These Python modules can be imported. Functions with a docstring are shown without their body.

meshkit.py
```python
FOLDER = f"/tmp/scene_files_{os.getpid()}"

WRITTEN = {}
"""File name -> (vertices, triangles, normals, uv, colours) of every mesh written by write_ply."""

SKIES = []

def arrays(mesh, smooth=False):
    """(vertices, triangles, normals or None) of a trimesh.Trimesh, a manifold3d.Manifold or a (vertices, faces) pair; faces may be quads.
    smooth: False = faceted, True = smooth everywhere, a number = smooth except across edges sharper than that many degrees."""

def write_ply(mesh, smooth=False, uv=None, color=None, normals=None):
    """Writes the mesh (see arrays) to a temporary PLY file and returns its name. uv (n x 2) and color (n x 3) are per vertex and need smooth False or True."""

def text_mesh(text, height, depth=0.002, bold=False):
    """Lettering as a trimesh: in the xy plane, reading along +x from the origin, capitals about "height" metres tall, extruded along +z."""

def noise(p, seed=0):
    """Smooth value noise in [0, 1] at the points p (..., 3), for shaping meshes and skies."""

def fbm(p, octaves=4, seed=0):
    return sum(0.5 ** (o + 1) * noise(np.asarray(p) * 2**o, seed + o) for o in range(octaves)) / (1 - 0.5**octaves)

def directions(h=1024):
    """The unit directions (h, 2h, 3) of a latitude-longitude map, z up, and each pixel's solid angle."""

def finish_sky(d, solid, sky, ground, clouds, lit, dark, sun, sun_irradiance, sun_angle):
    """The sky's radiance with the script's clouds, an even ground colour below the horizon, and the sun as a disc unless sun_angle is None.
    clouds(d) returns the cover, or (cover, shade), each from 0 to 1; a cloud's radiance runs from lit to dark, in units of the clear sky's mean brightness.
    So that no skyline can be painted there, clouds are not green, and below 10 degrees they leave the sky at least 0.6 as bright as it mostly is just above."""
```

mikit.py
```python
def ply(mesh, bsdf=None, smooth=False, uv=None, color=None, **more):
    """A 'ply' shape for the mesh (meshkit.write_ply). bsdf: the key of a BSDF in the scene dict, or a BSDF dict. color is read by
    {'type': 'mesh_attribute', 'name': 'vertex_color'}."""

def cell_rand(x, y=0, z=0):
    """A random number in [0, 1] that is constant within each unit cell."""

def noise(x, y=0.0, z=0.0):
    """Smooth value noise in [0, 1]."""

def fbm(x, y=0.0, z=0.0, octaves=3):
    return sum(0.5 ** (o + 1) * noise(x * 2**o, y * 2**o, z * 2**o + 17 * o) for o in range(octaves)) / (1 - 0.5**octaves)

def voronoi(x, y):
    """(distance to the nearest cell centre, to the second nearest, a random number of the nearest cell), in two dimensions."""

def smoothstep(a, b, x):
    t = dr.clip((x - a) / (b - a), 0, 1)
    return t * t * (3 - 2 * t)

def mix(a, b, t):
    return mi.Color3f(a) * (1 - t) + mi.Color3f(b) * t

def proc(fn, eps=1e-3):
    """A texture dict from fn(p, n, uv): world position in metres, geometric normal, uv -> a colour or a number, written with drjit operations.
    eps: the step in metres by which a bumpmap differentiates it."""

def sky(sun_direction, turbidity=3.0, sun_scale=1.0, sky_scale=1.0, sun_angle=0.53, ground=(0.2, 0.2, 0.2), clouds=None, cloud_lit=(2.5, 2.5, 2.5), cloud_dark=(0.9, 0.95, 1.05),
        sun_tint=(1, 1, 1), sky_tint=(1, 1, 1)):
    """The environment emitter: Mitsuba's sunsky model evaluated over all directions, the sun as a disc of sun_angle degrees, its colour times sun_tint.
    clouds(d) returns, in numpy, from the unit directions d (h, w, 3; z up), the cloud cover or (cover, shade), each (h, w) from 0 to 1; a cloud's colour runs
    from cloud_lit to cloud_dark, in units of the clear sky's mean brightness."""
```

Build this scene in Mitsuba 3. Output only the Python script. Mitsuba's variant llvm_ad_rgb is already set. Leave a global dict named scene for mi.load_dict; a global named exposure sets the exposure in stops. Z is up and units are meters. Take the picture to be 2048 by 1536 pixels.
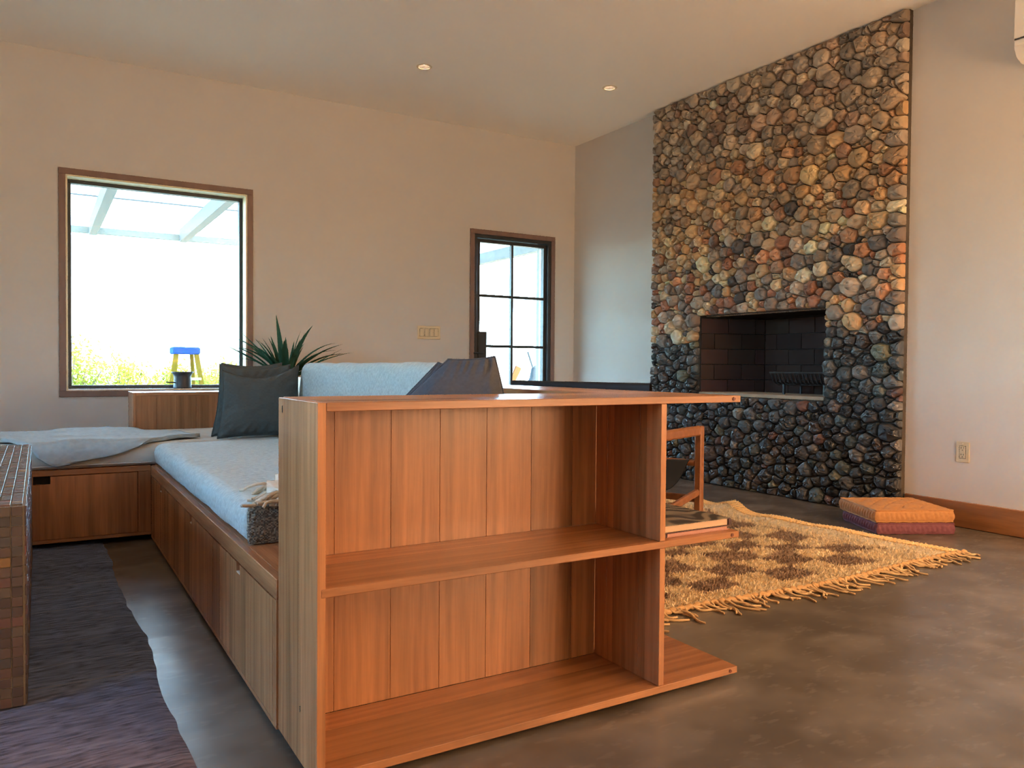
import math, random
import numpy as np, trimesh, shapely, manifold3d as m3
import shapely.geometry as sg
import drjit as dr, mitsuba as mi, mikit, meshkit
from scipy.spatial import cKDTree

T = mi.ScalarTransform4f
PI = math.pi
scene, labels = {}, {}

# ------------------------------------------------------------------ camera, sky, lamps, exposure
yaw, pitch, roll = np.radians([30.97841, -1.260247, 0.440273])
fw = np.array([math.sin(yaw) * math.cos(pitch), math.cos(yaw) * math.cos(pitch), math.sin(pitch)])
rt = np.array([math.cos(yaw), -math.sin(yaw), 0.0])
up = np.cross(rt, fw)
up = -rt * math.sin(roll) + up * math.cos(roll)
EYE = np.array([0, 0, 0.88])
scene['camera'] = {'type': 'perspective', 'fov_axis': 'x', 'fov': 2 * math.degrees(math.atan(1024 / 1576.38)), 'near_clip': 0.05, 'far_clip': 500.0,
                   'to_world': T().look_at(origin=EYE.tolist(), target=(EYE + fw).tolist(), up=up.tolist())}
scene['sky'] = mikit.sky((0.45, -0.62, 0.62), turbidity=3.5, sky_scale=48.0, sun_scale=10.0, ground=(0.34, 0.27, 0.19), sky_tint=(0.72, 1.06, 1.13))
LAMP = 35.0            # radiance of the shaded floor lamp behind the camera
LAMP2 = 17.0           # and of the one by the right wall
BULB = 60.0           # radiance of the recessed bulbs
WARM = (1.0, 0.60, 0.315)
exposure = 1.3

# ------------------------------------------------------------------ helpers
used = {}


def num(name):
    used[name] = used.get(name, -1) + 1
    return name if used[name] == 0 else f'{name}_{used[name]:03d}'


def tag(key, label=None, cat=None, group=None, kind=None):
    d = labels.setdefault(key, {})
    for k, v in (('label', label), ('category', cat), ('group', group), ('kind', kind)):
        if v:
            d[k] = v
    return key


def thing(name, label, cat, group=None):
    return tag(num(name), label, cat, group)


def add(key, mesh, bsdf, smooth=False, color=None, **more):
    scene[key] = mikit.ply(mesh, bsdf, smooth=smooth, color=color, **more)
    return key


def part(parent, name, mesh, bsdf, smooth=False, color=None, label=None, kind=None, **more):
    key = num(parent + '__' + name)
    add(key, mesh, bsdf, smooth, color, **more)
    if label or kind:
        tag(key, label, kind=kind)
    return key


def struct(name, mesh, bsdf, smooth=False, label=None):
    add(name, mesh, bsdf, smooth)
    tag(name, label, kind='structure')
    return name


def cat(*ms):
    return trimesh.util.concatenate([m for m in ms])


def box(x0, x1, y0, y1, z0, z1, b=0.0015):
    b = min(b, (x1 - x0) * .45, (y1 - y0) * .45, (z1 - z0) * .45)
    if b <= 0:
        m = trimesh.creation.box((x1 - x0, y1 - y0, z1 - z0))
        m.apply_translation(((x0 + x1) / 2, (y0 + y1) / 2, (z0 + z1) / 2))
        return m
    pts = []
    for x, sx in ((x0, 1), (x1, -1)):
        for y, sy in ((y0, 1), (y1, -1)):
            for z, sz in ((z0, 1), (z1, -1)):
                pts += [(x, y + sy * b, z + sz * b), (x + sx * b, y, z + sz * b), (x + sx * b, y + sy * b, z)]
    return trimesh.convex.convex_hull(np.array(pts))


def obox(c, ex, ey, ez, hx, hy, hz, b=0.002):
    """A bevelled box with its own axes."""
    m = box(-hx, hx, -hy, hy, -hz, hz, b)
    R = np.eye(4)
    R[:3, 0], R[:3, 1], R[:3, 2], R[:3, 3] = ex, ey, ez, c
    m.apply_transform(R)
    if np.linalg.det(R[:3, :3]) < 0:
        m.invert()
    return m


def beam(p, q, w, h, b=0.003, upv=(0, 0, 1)):
    """A bar from p to q; w across, h along upv."""
    p, q = np.array(p, float), np.array(q, float)
    ex = (q - p) / np.linalg.norm(q - p)
    ey = np.cross(upv, ex)
    ey /= np.linalg.norm(ey)
    return obox((p + q) / 2, ex, ey, np.cross(ex, ey), np.linalg.norm(q - p) / 2, w / 2, h / 2, b)


def tube(pts, radii, sides=8, cap=True):
    p = np.asarray(pts, float)
    t = np.gradient(p, axis=0)
    t /= np.linalg.norm(t, axis=1, keepdims=True) + 1e-12
    a = np.cross(t, np.where(np.abs(t[:, 2:]) < 0.9, [0, 0, 1.0], [1.0, 0, 0]))
    a /= np.linalg.norm(a, axis=1, keepdims=True) + 1e-12
    b, ang = np.cross(t, a), np.arange(sides) * 2 * PI / sides
    r = np.broadcast_to(radii, (len(p),))
    v = (p[:, None] + r[:, None, None] * (np.cos(ang)[None, :, None] * a[:, None] + np.sin(ang)[None, :, None] * b[:, None])).reshape(-1, 3)
    f = []
    n = len(p)
    for i in range(n - 1):
        for j in range(sides):
            k = (j + 1) % sides
            f += [(i * sides + j, i * sides + k, (i + 1) * sides + k), (i * sides + j, (i + 1) * sides + k, (i + 1) * sides + j)]
    if cap:
        v = np.vstack([v, p[0], p[-1]])
        for j in range(sides):
            k = (j + 1) % sides
            f += [(n * sides, k, j), (n * sides + 1, (n - 1) * sides + j, (n - 1) * sides + k)]
    return trimesh.Trimesh(v, f, process=False)


def lathe(profile, c, n=32):
    m = trimesh.creation.revolve(np.array(profile, float), sections=n)
    m.apply_translation(c)
    return m


def sheet(P):
    """A grid of points (a, b, 3) as a surface."""
    a, b = P.shape[:2]
    i, j = np.meshgrid(np.arange(a - 1), np.arange(b - 1), indexing='ij')
    q = np.stack([i * b + j, (i + 1) * b + j, (i + 1) * b + j + 1, i * b + j + 1], -1).reshape(-1, 4)
    return trimesh.Trimesh(P.reshape(-1, 3), np.vstack([q[:, [0, 1, 2]], q[:, [0, 2, 3]]]), process=False)


def cube_grid(hx, hy, hz, step, r):
    """A rounded box, finely divided: (mesh, outward directions)."""
    nx, ny, nz = (max(3, int(round(2 * h / step))) for h in (hx, hy, hz))
    ax, ay, az = np.linspace(-hx, hx, nx + 1), np.linspace(-hy, hy, ny + 1), np.linspace(-hz, hz, nz + 1)
    ms = []
    for k, s in ((0, -1), (0, 1), (1, -1), (1, 1), (2, -1), (2, 1)):
        A, B, h = ((ay, az, hx), (ax, az, hy), (ax, ay, hz))[k]
        g = np.stack(np.meshgrid(A, B, indexing='ij'), -1)
        P = np.insert(g, k, s * h, axis=2)
        m = sheet(P)
        if (k in (0, 2)) == (s < 0):
            m.invert()
        ms.append(m)
    m = trimesh.util.concatenate(ms)
    m.merge_vertices(digits_vertex=6)
    v = np.array(m.vertices)
    h = np.array([hx, hy, hz])
    rr = np.minimum(r, h * 0.98)
    inner = np.clip(v, -(h - rr), h - rr)
    d = v - inner
    nrm = d / (np.linalg.norm(d / rr, axis=1, keepdims=True) + 1e-12)
    n = d / (np.linalg.norm(d, axis=1, keepdims=True) + 1e-12)
    m.vertices = inner + nrm
    return m, n


def prism(poly, t, axis='z', at=0.0):
    """A polygon with holes as a slab of thickness t; axis 'z': the polygon is (x, y); 'y': (x, z); 'x': (y, z)."""
    polys = poly.geoms if hasattr(poly, 'geoms') else [poly]
    ms = []
    for p in polys:
        cs = m3.CrossSection([np.array(p.exterior.coords)[:-1]] + [np.array(i.coords)[:-1] for i in p.interiors], m3.FillRule.EvenOdd)
        mm = cs.extrude(t).to_mesh()
        ms.append(trimesh.Trimesh(mm.vert_properties[:, :3], mm.tri_verts, process=False))
    m = trimesh.util.concatenate(ms)
    v = np.array(m.vertices)
    if axis == 'z':
        m.vertices = np.stack([v[:, 0], v[:, 1], v[:, 2] + at], 1)
    elif axis == 'y':
        m.vertices = np.stack([v[:, 0], at + v[:, 2], v[:, 1]], 1)
        m.invert()
    else:
        m.vertices = np.stack([at + v[:, 2], v[:, 0], v[:, 1]], 1)
    return m


def rect(a0, a1, b0, b1):
    return sg.box(a0, b0, a1, b1)


def lin(r, g, b):
    c = np.array([r, g, b], float) / 255
    return np.where(c < 0.04045, c / 12.92, ((c + 0.055) / 1.055) ** 2.4)


def rgb(c):
    return {'type': 'rgb', 'value': [float(x) for x in c]}


def mat(key, color, rough=0.6, **more):
    c = color if isinstance(color, dict) else rgb(color)
    scene[key] = {'type': 'twosided', 'bsdf': {'type': 'principled', 'base_color': c, 'roughness': rough, **more}}


def bumped(key, color, rough, fn, scale, eps=1e-3, **more):
    c = color if isinstance(color, dict) else rgb(color)
    scene[key] = {'type': 'twosided', 'bsdf': {'type': 'bumpmap', 'arbitrary': mikit.proc(fn, eps), 'scale': scale,
                                               'bsdf': {'type': 'principled', 'base_color': c, 'roughness': rough, **more}}}


VC = {'type': 'mesh_attribute', 'name': 'vertex_color'}
fbm, noise, cell_rand, smoothstep, mix = mikit.fbm, mikit.noise, mikit.cell_rand, mikit.smoothstep, mikit.mix

# ------------------------------------------------------------------ materials
mat('plaster', mikit.proc(lambda p, n, uv: mix((0.595, 0.56, 0.515), (0.63, 0.595, 0.55), fbm(p.x * 1.3, p.y * 1.3, p.z * 1.3))), 0.85, specular=0.25)
mat('ceiling_paint', (0.80, 0.765, 0.70), 0.9, specular=0.2)


def concrete(p, n, uv):
    a = fbm(p.x * 1.1 + 3, p.y * 1.1, 0.0, 4)
    b = fbm(p.x * 7, p.y * 7, 3.0, 3)
    c = smoothstep(0.55, 0.8, fbm(p.x * 3.1, p.y * 5.7, 9.0, 3))
    col = mix((0.078, 0.062, 0.046), (0.128, 0.107, 0.083), smoothstep(0.3, 0.7, 0.55 * a + 0.45 * b))
    sc = smoothstep(0.62, 0.8, fbm(p.x * 26, p.y * 60, 5.0, 3))
    return mix(col, (0.19, 0.165, 0.135), 0.40 * c + 0.22 * sc)


scene['concrete'] = {'type': 'twosided', 'bsdf': {'type': 'principled', 'base_color': mikit.proc(concrete), 'specular': 0.5,
                     'roughness': mikit.proc(lambda p, n, uv: 0.20 + 0.22 * fbm(p.x * 6, p.y * 9, 1.0, 4))}}


def wood(axis):
    def fn(p, n, uv):
        if axis == 2:
            al, cr, ot = p.z, p.x + p.y, p.x - p.y
        elif axis == 0:
            al, cr, ot = p.x, p.y, p.z
        else:
            al, cr, ot = p.y, p.x, p.z
        cell = dr.floor(cr / 0.1405 - 0.509)
        t = cell_rand(cell, 5, axis)
        warp = fbm(cr * 9 + 17 * t, al * 1.6, ot * 3, 2)
        g = fbm((cr + 0.035 * warp) * 75, al * 3.0 + 31 * t, ot * 30, 4)
        fine = noise(cr * 520, al * 22, ot * 300)
        big = fbm(cr * 14 + 40 * t, al * 1.2, ot * 6, 2)
        k = dr.clip(0.42 * smoothstep(0.2, 0.8, g) + 0.40 * big + 0.18 * fine, 0, 1)
        c = mix((0.205, 0.074, 0.028), (0.495, 0.222, 0.090), k)
        fig = noise(cr * 22 + 60 * t, al * 2.6 + 9 * t, ot * 4)
        tone = 0.76 + 0.40 * t - 0.22 * smoothstep(0.55, 0.85, fig)
        return c * tone
    return mikit.proc(fn)


for ax, nm in ((0, 'wood_x'), (1, 'wood_y'), (2, 'wood_z')):
    scene[nm] = {'type': 'twosided', 'bsdf': {'type': 'principled', 'base_color': wood(ax), 'roughness': 0.29, 'specular': 0.6}}
mat('wood_plug', lin(96, 42, 22), 0.5)
mat('casing_wood', mikit.proc(lambda p, n, uv: mix((0.135, 0.080, 0.062), (0.20, 0.122, 0.096), fbm(p.x * 30, p.y * 30, p.z * 6))), 0.5)
mat('jamb_wood', (0.74, 0.66, 0.46), 0.5)
mat('teak', mikit.proc(lambda p, n, uv: mix((0.18, 0.066, 0.027), (0.30, 0.122, 0.048), fbm(p.x * 40, p.y * 40, p.z * 25))), 0.42)
mat('black_metal', (0.018, 0.020, 0.022), 0.42)
mat('dark_void', (0.01, 0.009, 0.008), 0.9)
mat('leather', (0.012, 0.013, 0.015), 0.55, specular=0.35)
mat('ivory_plastic', lin(205, 188, 155), 0.4)
mat('white_plastic', (0.80, 0.77, 0.72), 0.35)
mat('screw', (0.85, 0.78, 0.62), 0.3, metallic=0.5)
scene['pane'] = {'type': 'thindielectric', 'int_ior': 1.5}
bumped('stone', VC, 0.40, lambda p, n, uv: fbm(p.x * 60, p.y * 60, p.z * 60, 3) + 0.6 * dr.abs(fbm(p.x * 25, p.y * 25 + p.z * 18, p.z * 40, 2) - 0.5), 0.024, specular=0.5)
bumped('stone_sealed', VC, 0.22, lambda p, n, uv: fbm(p.x * 60, p.y * 60, p.z * 60, 3) + 0.6 * dr.abs(fbm(p.x * 25, p.y * 25 + p.z * 18, p.z * 40, 2) - 0.5), 0.022, specular=0.9)
mat('mortar', mikit.proc(lambda p, n, uv: mix((0.045, 0.034, 0.024), (0.10, 0.078, 0.055), fbm(p.x * 20, p.y * 20, p.z * 20))), 0.95)
mat('fire_brick', VC, 0.9)
mat('hearth_slab', mikit.proc(lambda p, n, uv: mix((0.24, 0.19, 0.13), (0.36, 0.28, 0.20), fbm(p.x * 18, p.y * 18, p.z * 18))), 0.8)
mat('tile', VC, 0.36, specular=1.0)
mat('grout', (0.20, 0.165, 0.12), 0.8)
def nubs(p):
    return noise(p.x * 95, p.y * 95, p.z * 95) + 0.5 * noise(p.x * 210, p.y * 210, p.z * 210)
bumped('boucle', mikit.proc(lambda p, n, uv: mix((0.36, 0.415, 0.41), (0.57, 0.635, 0.62), nubs(p) / 1.5)), 0.95, lambda p, n, uv: nubs(p), 0.006, sheen=0.4)
bumped('tweed', mikit.proc(lambda p, n, uv: mix((0.09, 0.076, 0.058), (0.30, 0.26, 0.20), smoothstep(0.3, 0.8, noise(p.x * 260, p.y * 260, p.z * 260)))), 0.95,
       lambda p, n, uv: noise(p.x * 160, p.y * 160, p.z * 160), 0.006)
bumped('linen', mikit.proc(lambda p, n, uv: mix((0.50, 0.46, 0.39), (0.58, 0.54, 0.465), fbm(p.x * 30, p.y * 30, p.z * 30))), 0.95, lambda p, n, uv: noise(p.x * 300, p.y * 300, p.z * 300), 0.001)
bumped('wool_grey', mikit.proc(lambda p, n, uv: mix((0.30, 0.345, 0.35), (0.41, 0.46, 0.46), fbm(p.x * 60, p.y * 60, p.z * 60))), 0.95, lambda p, n, uv: noise(p.x * 260, p.y * 260, p.z * 260), 0.0015, sheen=0.3)
bumped('wool_cream', mikit.proc(lambda p, n, uv: mix((0.60, 0.50, 0.38), (0.78, 0.70, 0.58), fbm(p.x * 60, p.y * 60, p.z * 60))), 0.95, lambda p, n, uv: noise(p.x * 260, p.y * 260, p.z * 260), 0.0015)
bumped('pillow_green', mikit.proc(lambda p, n, uv: mix((0.042, 0.050, 0.046), (0.062, 0.070, 0.064), fbm(p.x * 120, p.y * 120, p.z * 120))), 0.9, lambda p, n, uv: noise(p.x * 400, p.y * 400, p.z * 400), 0.0006, sheen=0.5)
bumped('pillow_grey', mikit.proc(lambda p, n, uv: mix((0.046, 0.054, 0.072), (0.066, 0.076, 0.098), fbm(p.x * 120, p.y * 120, p.z * 120))), 0.9, lambda p, n, uv: noise(p.x * 400, p.y * 400, p.z * 400), 0.0006, sheen=0.5)
mat('pile', VC, 0.95)
mat('flatweave', VC, 0.95)
mat('rust_cotton', mikit.proc(lambda p, n, uv: mix((0.42, 0.185, 0.065), (0.54, 0.265, 0.10), fbm(p.x * 80, p.y * 80, p.z * 80))), 0.85, sheen=0.3)
mat('plum_cotton', mikit.proc(lambda p, n, uv: mix((0.13, 0.038, 0.052), (0.20, 0.068, 0.085), fbm(p.x * 80, p.y * 80, p.z * 80))), 0.85, sheen=0.3)
scene['leaf'] = {'type': 'principledthin', 'base_color': rgb((0.035, 0.085, 0.050)), 'roughness': 0.4, 'diff_trans': 0.3}
scene['bush_leaf'] = {'type': 'principledthin', 'base_color': mikit.proc(lambda p, n, uv: mix((0.19, 0.19, 0.018), (0.36, 0.35, 0.06), noise(p.x * 6, p.y * 6, p.z * 6))), 'roughness': 0.7, 'diff_trans': 0.7}
mat('bush_wood', (0.16, 0.12, 0.07), 0.9)
mat('pot_black', (0.03, 0.032, 0.036), 0.5)
mat('pot_clay', (0.35, 0.16, 0.09), 0.8)
mat('soil', (0.04, 0.03, 0.02), 0.95)
mat('desert', mikit.proc(lambda p, n, uv: mix((0.30, 0.23, 0.15), (0.42, 0.33, 0.22), fbm(p.x * 2, p.y * 2, 0.0, 4))), 0.95)
mat('pillar_paint', (0.30, 0.31, 0.28), 0.9, specular=0.0)
mat('beam_pale', (0.26, 0.28, 0.25), 0.8, specular=0.0)
mat('stucco', (0.62, 0.62, 0.56), 0.9)
mat('beam_steel', (0.105, 0.135, 0.14), 0.6)
scene['roof_sheet'] = {'type': 'principledthin', 'base_color': rgb((0.85, 0.88, 0.88)), 'roughness': 0.6, 'diff_trans': 1.2}
mat('ladder_yellow', (0.20, 0.125, 0.016), 0.9, specular=0.0)
mat('ladder_blue', (0.012, 0.075, 0.30), 0.9, specular=0.0)
mat('orange_paint', (0.13, 0.048, 0.018), 0.9, specular=0.1)
mat('tarp_grey', (0.050, 0.066, 0.082), 0.9, specular=0.1)


def marbled(p, n, uv):
    w = fbm(p.x * 6, p.y * 4, 2.0, 3)
    s = 0.5 + 0.5 * dr.sin(p.x * 30 + p.y * 110 + 30 * w)
    return mix((0.028, 0.020, 0.014), (0.24, 0.20, 0.14), smoothstep(0.2, 0.95, s) * 0.8)


mat('marbled_cover', mikit.proc(marbled), 0.4)
mat('book_spine', lin(52, 22, 26), 0.5)
mat('book_pages', mikit.proc(lambda p, n, uv: mix((0.62, 0.42, 0.27), (0.74, 0.53, 0.36), noise(p.x * 3, p.y * 3, p.z * 1500))), 0.9)
mat('pink_cover', lin(190, 140, 125), 0.6)
scene['lamp_metal'] = {'type': 'twosided', 'bsdf': {'type': 'roughconductor', 'alpha': 0.25, 'material': 'Al'}}

# ------------------------------------------------------------------ the room
YB, XW, ZC = 6.232, 4.431, 3.0
XL, YF = -3.2, -3.6
WT = 0.2
struct('floor', box(XL - .3, XW + 1.2, YF - .3, YB + .22, -0.12, 0, 0), 'concrete', label='polished grey-brown concrete floor')
cans = [(2.352, 5.159), (3.722, 4.793), (0.9, 1.2), (3.4, 0.9), (2.35, -1.4), (-1.4, 1.6), (-1.4, 4.6)]
cpoly = rect(XL - .3, XW + .2, YF - .3, YB + .22)
for x, y in cans:
    cpoly = cpoly.difference(sg.Point(x, y).buffer(0.047, 24))
struct('ceiling', cat(prism(cpoly, 0.05, 'z', ZC), box(XL - .3, XW + 1.3, YF - .3, YB + .22, ZC + .16, ZC + .2, 0)), 'ceiling_paint', label='pale flat ceiling with recessed lights')
WX0, WX1, WZ0, WZ1 = 0.161, 1.369, 0.689, 2.175
DX0, DX1, DZ1 = 3.336, 4.158, 2.065
wb = rect(XL - .2, XW + .2, 0, ZC).difference(rect(WX0, WX1, WZ0, WZ1)).difference(rect(DX0, DX1, -1, DZ1))
struct('wall_back', prism(wb, WT, 'y', YB), 'plaster', label='plain plaster wall with the window and the glazed door')
FY0, FY1, FZ0, FZ1 = 3.355, 4.495, 0.675, 1.280
wr = rect(YF - .2, YB, 0, ZC).difference(rect(FY0, FY1, FZ0, FZ1))
struct('wall_right', prism(wr, 0.1, 'x', XW), 'plaster', label='plain plaster wall behind the stone fireplace')
LW = (0.7, 3.2, 0.9, 2.2)
wl = rect(YF - .2, YB, 0, ZC).difference(rect(*LW))
struct('wall_left', prism(wl, WT, 'x', XL - WT), 'plaster')
struct('wall_front', box(XL - .2, XW + .2, YF - .2, YF, 0, ZC, 0), 'plaster')
struct('baseboard_right', cat(box(XW - .018, XW, YF, 2.806, 0.002, 0.144, .003), box(XW - .018, XW, 5.045, YB, 0.002, .144, .003)), 'wood_y', label='wooden baseboard along the right wall')

# window_1
tag('window_1', 'large fixed window in a brown wooden casing', kind='structure')
cw = 0.042
for a in ((WX0 - cw, WX1 + cw, WZ1, WZ1 + cw), (WX0 - cw, WX1 + cw, WZ0 - cw, WZ0), (WX0 - cw, WX0, WZ0, WZ1), (WX1, WX1 + cw, WZ0, WZ1)):
    part('window_1', 'casing', box(a[0], a[1], YB - .014, YB + .002, a[2], a[3], .002), 'casing_wood')
GY = YB + .13
lining = [box(WX0, WX1, YB - .010, GY, WZ1 - .012, WZ1, .001), box(WX0, WX0 + .012, YB - .010, GY, WZ0, WZ1 - .012, .001), box(WX1 - .012, WX1, YB - .010, GY, WZ0, WZ1 - .012, .001)]
for m in lining:
    part('window_1', 'jamb', m, 'jamb_wood')
part('window_1', 'sill', box(WX0, WX1, YB - .010, GY, WZ0, WZ0 + .012, .001), 'white_plastic', label='pale sill board')
fwid = 0.024
for a in ((WX0 + .012, WX1 - .012, WZ1 - .012 - fwid, WZ1 - .012), (WX0 + .012, WX1 - .012, WZ0 + .012, WZ0 + .012 + fwid), (WX0 + .012, WX0 + .012 + fwid, WZ0 + .012 + fwid, WZ1 - .012 - fwid),
          (WX1 - .012 - fwid, WX1 - .012, WZ0 + .012 + fwid, WZ1 - .012 - fwid)):
    part('window_1', 'frame', box(a[0], a[1], GY - .03, GY + .03, a[2], a[3], .002), 'black_metal', label='dark frame')
part('window_1', 'glass', sheet(np.array([[[WX0 + .03, GY, WZ0 + .03], [WX1 - .03, GY, WZ0 + .03]], [[WX0 + .03, GY, WZ1 - .03], [WX1 - .03, GY, WZ1 - .03]]])), 'pane')

# door_1
tag('door_1', 'black steel door with small glass panes in a wooden casing', kind='structure')
for a in ((DX0 - cw, DX1 + cw, DZ1, DZ1 + cw), (DX0 - cw, DX0, 0, DZ1), (DX1, DX1 + cw, 0, DZ1)):
    part('door_1', 'casing', box(a[0], a[1], YB - .016, YB + .002, a[2], a[3], .002), 'casing_wood', label='brown wooden casing')
for a in ((DX0, DX1, 2.035, DZ1), (DX0, DX0 + .03, 0, 2.035), (DX1 - .03, DX1, 0, 2.035)):
    part('door_1', 'frame', box(a[0], a[1], YB - .004, YB + .12, a[2], a[3], .002), 'black_metal')
dy0, dy1 = YB + .03, YB + .075
px0, px1, pz0, pz1 = 3.412, 4.098, .145, 2.0
part('door_1', 'leaf', prism(rect(DX0 + .033, DX1 - .033, .006, 2.03).difference(rect(px0, px1, pz0, pz1)), dy1 - dy0, 'y', dy0), 'black_metal')
mx = 3.757
part('door_1', 'muntin', box(mx - .011, mx + .011, dy0 + .004, dy1 - .004, pz0, pz1, .003), 'black_metal')
zs = [pz0, .605, 1.065, 1.522, pz1]
for z in zs[1:-1]:
    for xa, xb in ((px0, mx - .011), (mx + .011, px1)):
        part('door_1', 'muntin', box(xa, xb, dy0 + .004, dy1 - .004, z - .011, z + .011, .003), 'black_metal')
yg = YB + .055
for i in range(4):
    for xa, xb in ((px0, mx), (mx, px1)):
        part('door_1', 'pane', sheet(np.array([[[xa, yg, zs[i]], [xb, yg, zs[i]]], [[xa, yg, zs[i + 1]], [xb, yg, zs[i + 1]]]])), 'pane')
part('door_1', 'lock_panel', box(3.395, 3.484, dy0 - .006, dy1 + .006, .86, 1.195, .003), 'black_metal', label='black lock panel')
lk = 'door_1__lock_panel'
part(lk, 'lever', cat(tube([(3.435, dy0 - .006, 1.0), (3.435, dy0 - .05, 1.0)], .009, 10), tube([(3.435, dy0 - .05, 1.0), (3.33, dy0 - .05, 1.0)], .008, 10)), 'black_metal', 40)

# window_2 in the left wall, beside the camera
tag('window_2', 'window in the wall to the left of the camera', kind='structure')
part('window_2', 'frame', prism(rect(*LW).difference(rect(LW[0] + .04, LW[1] - .04, LW[2] + .04, LW[3] - .04)), .06, 'x', XL - .13), 'black_metal')
part('window_2', 'glass', sheet(np.array([[[XL - .1, LW[0], LW[2]], [XL - .1, LW[1], LW[2]]], [[XL - .1, LW[0], LW[3]], [XL - .1, LW[1], LW[3]]]])), 'pane')

# ------------------------------------------------------------------ fireplace
rng = np.random.default_rng(11)
fp = thing('fireplace', 'floor-to-ceiling fireplace of tan and charcoal river stones with a raised dark firebox', 'fireplace')
CY0, CY1 = 2.812, 5.035
XC = 4.398
core = rect(CY0 + .004, CY1 - .004, 0.002, ZC - .002).difference(rect(FY0, FY1, FZ0, FZ1))
part(fp, 'mortar', prism(core, XW - XC, 'x', XC), 'mortar')

ASP = 1.18
dom = (CY0 / ASP, CY1 / ASP, 0.0, ZC)
sites, radii = [], []


def try_place(r, tries):
    for _ in range(tries):
        p = np.array([rng.uniform(dom[0] + r * .6, dom[1] - r * .6), rng.uniform(dom[2] + r * .6, dom[3] - r * .6)])
        y, z = p[0] * ASP, p[1]
        if FY0 - r * .75 < y < FY1 + r * .75 and FZ0 - r * .75 < z < FZ1 + r * .75:
            continue
        if z < 1.1 and r > .047 and rng.random() < .8:
            continue
        if z > 1.3 and r > .04 and y > 4.2 and rng.random() < .6:
            continue
        if sites:
            d = np.linalg.norm(np.array(sites) - p, axis=1)
            if (d < (np.array(radii) + r) * .84).any():
                continue
        sites.append(p)
        radii.append(r)
        return True
    return False


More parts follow.
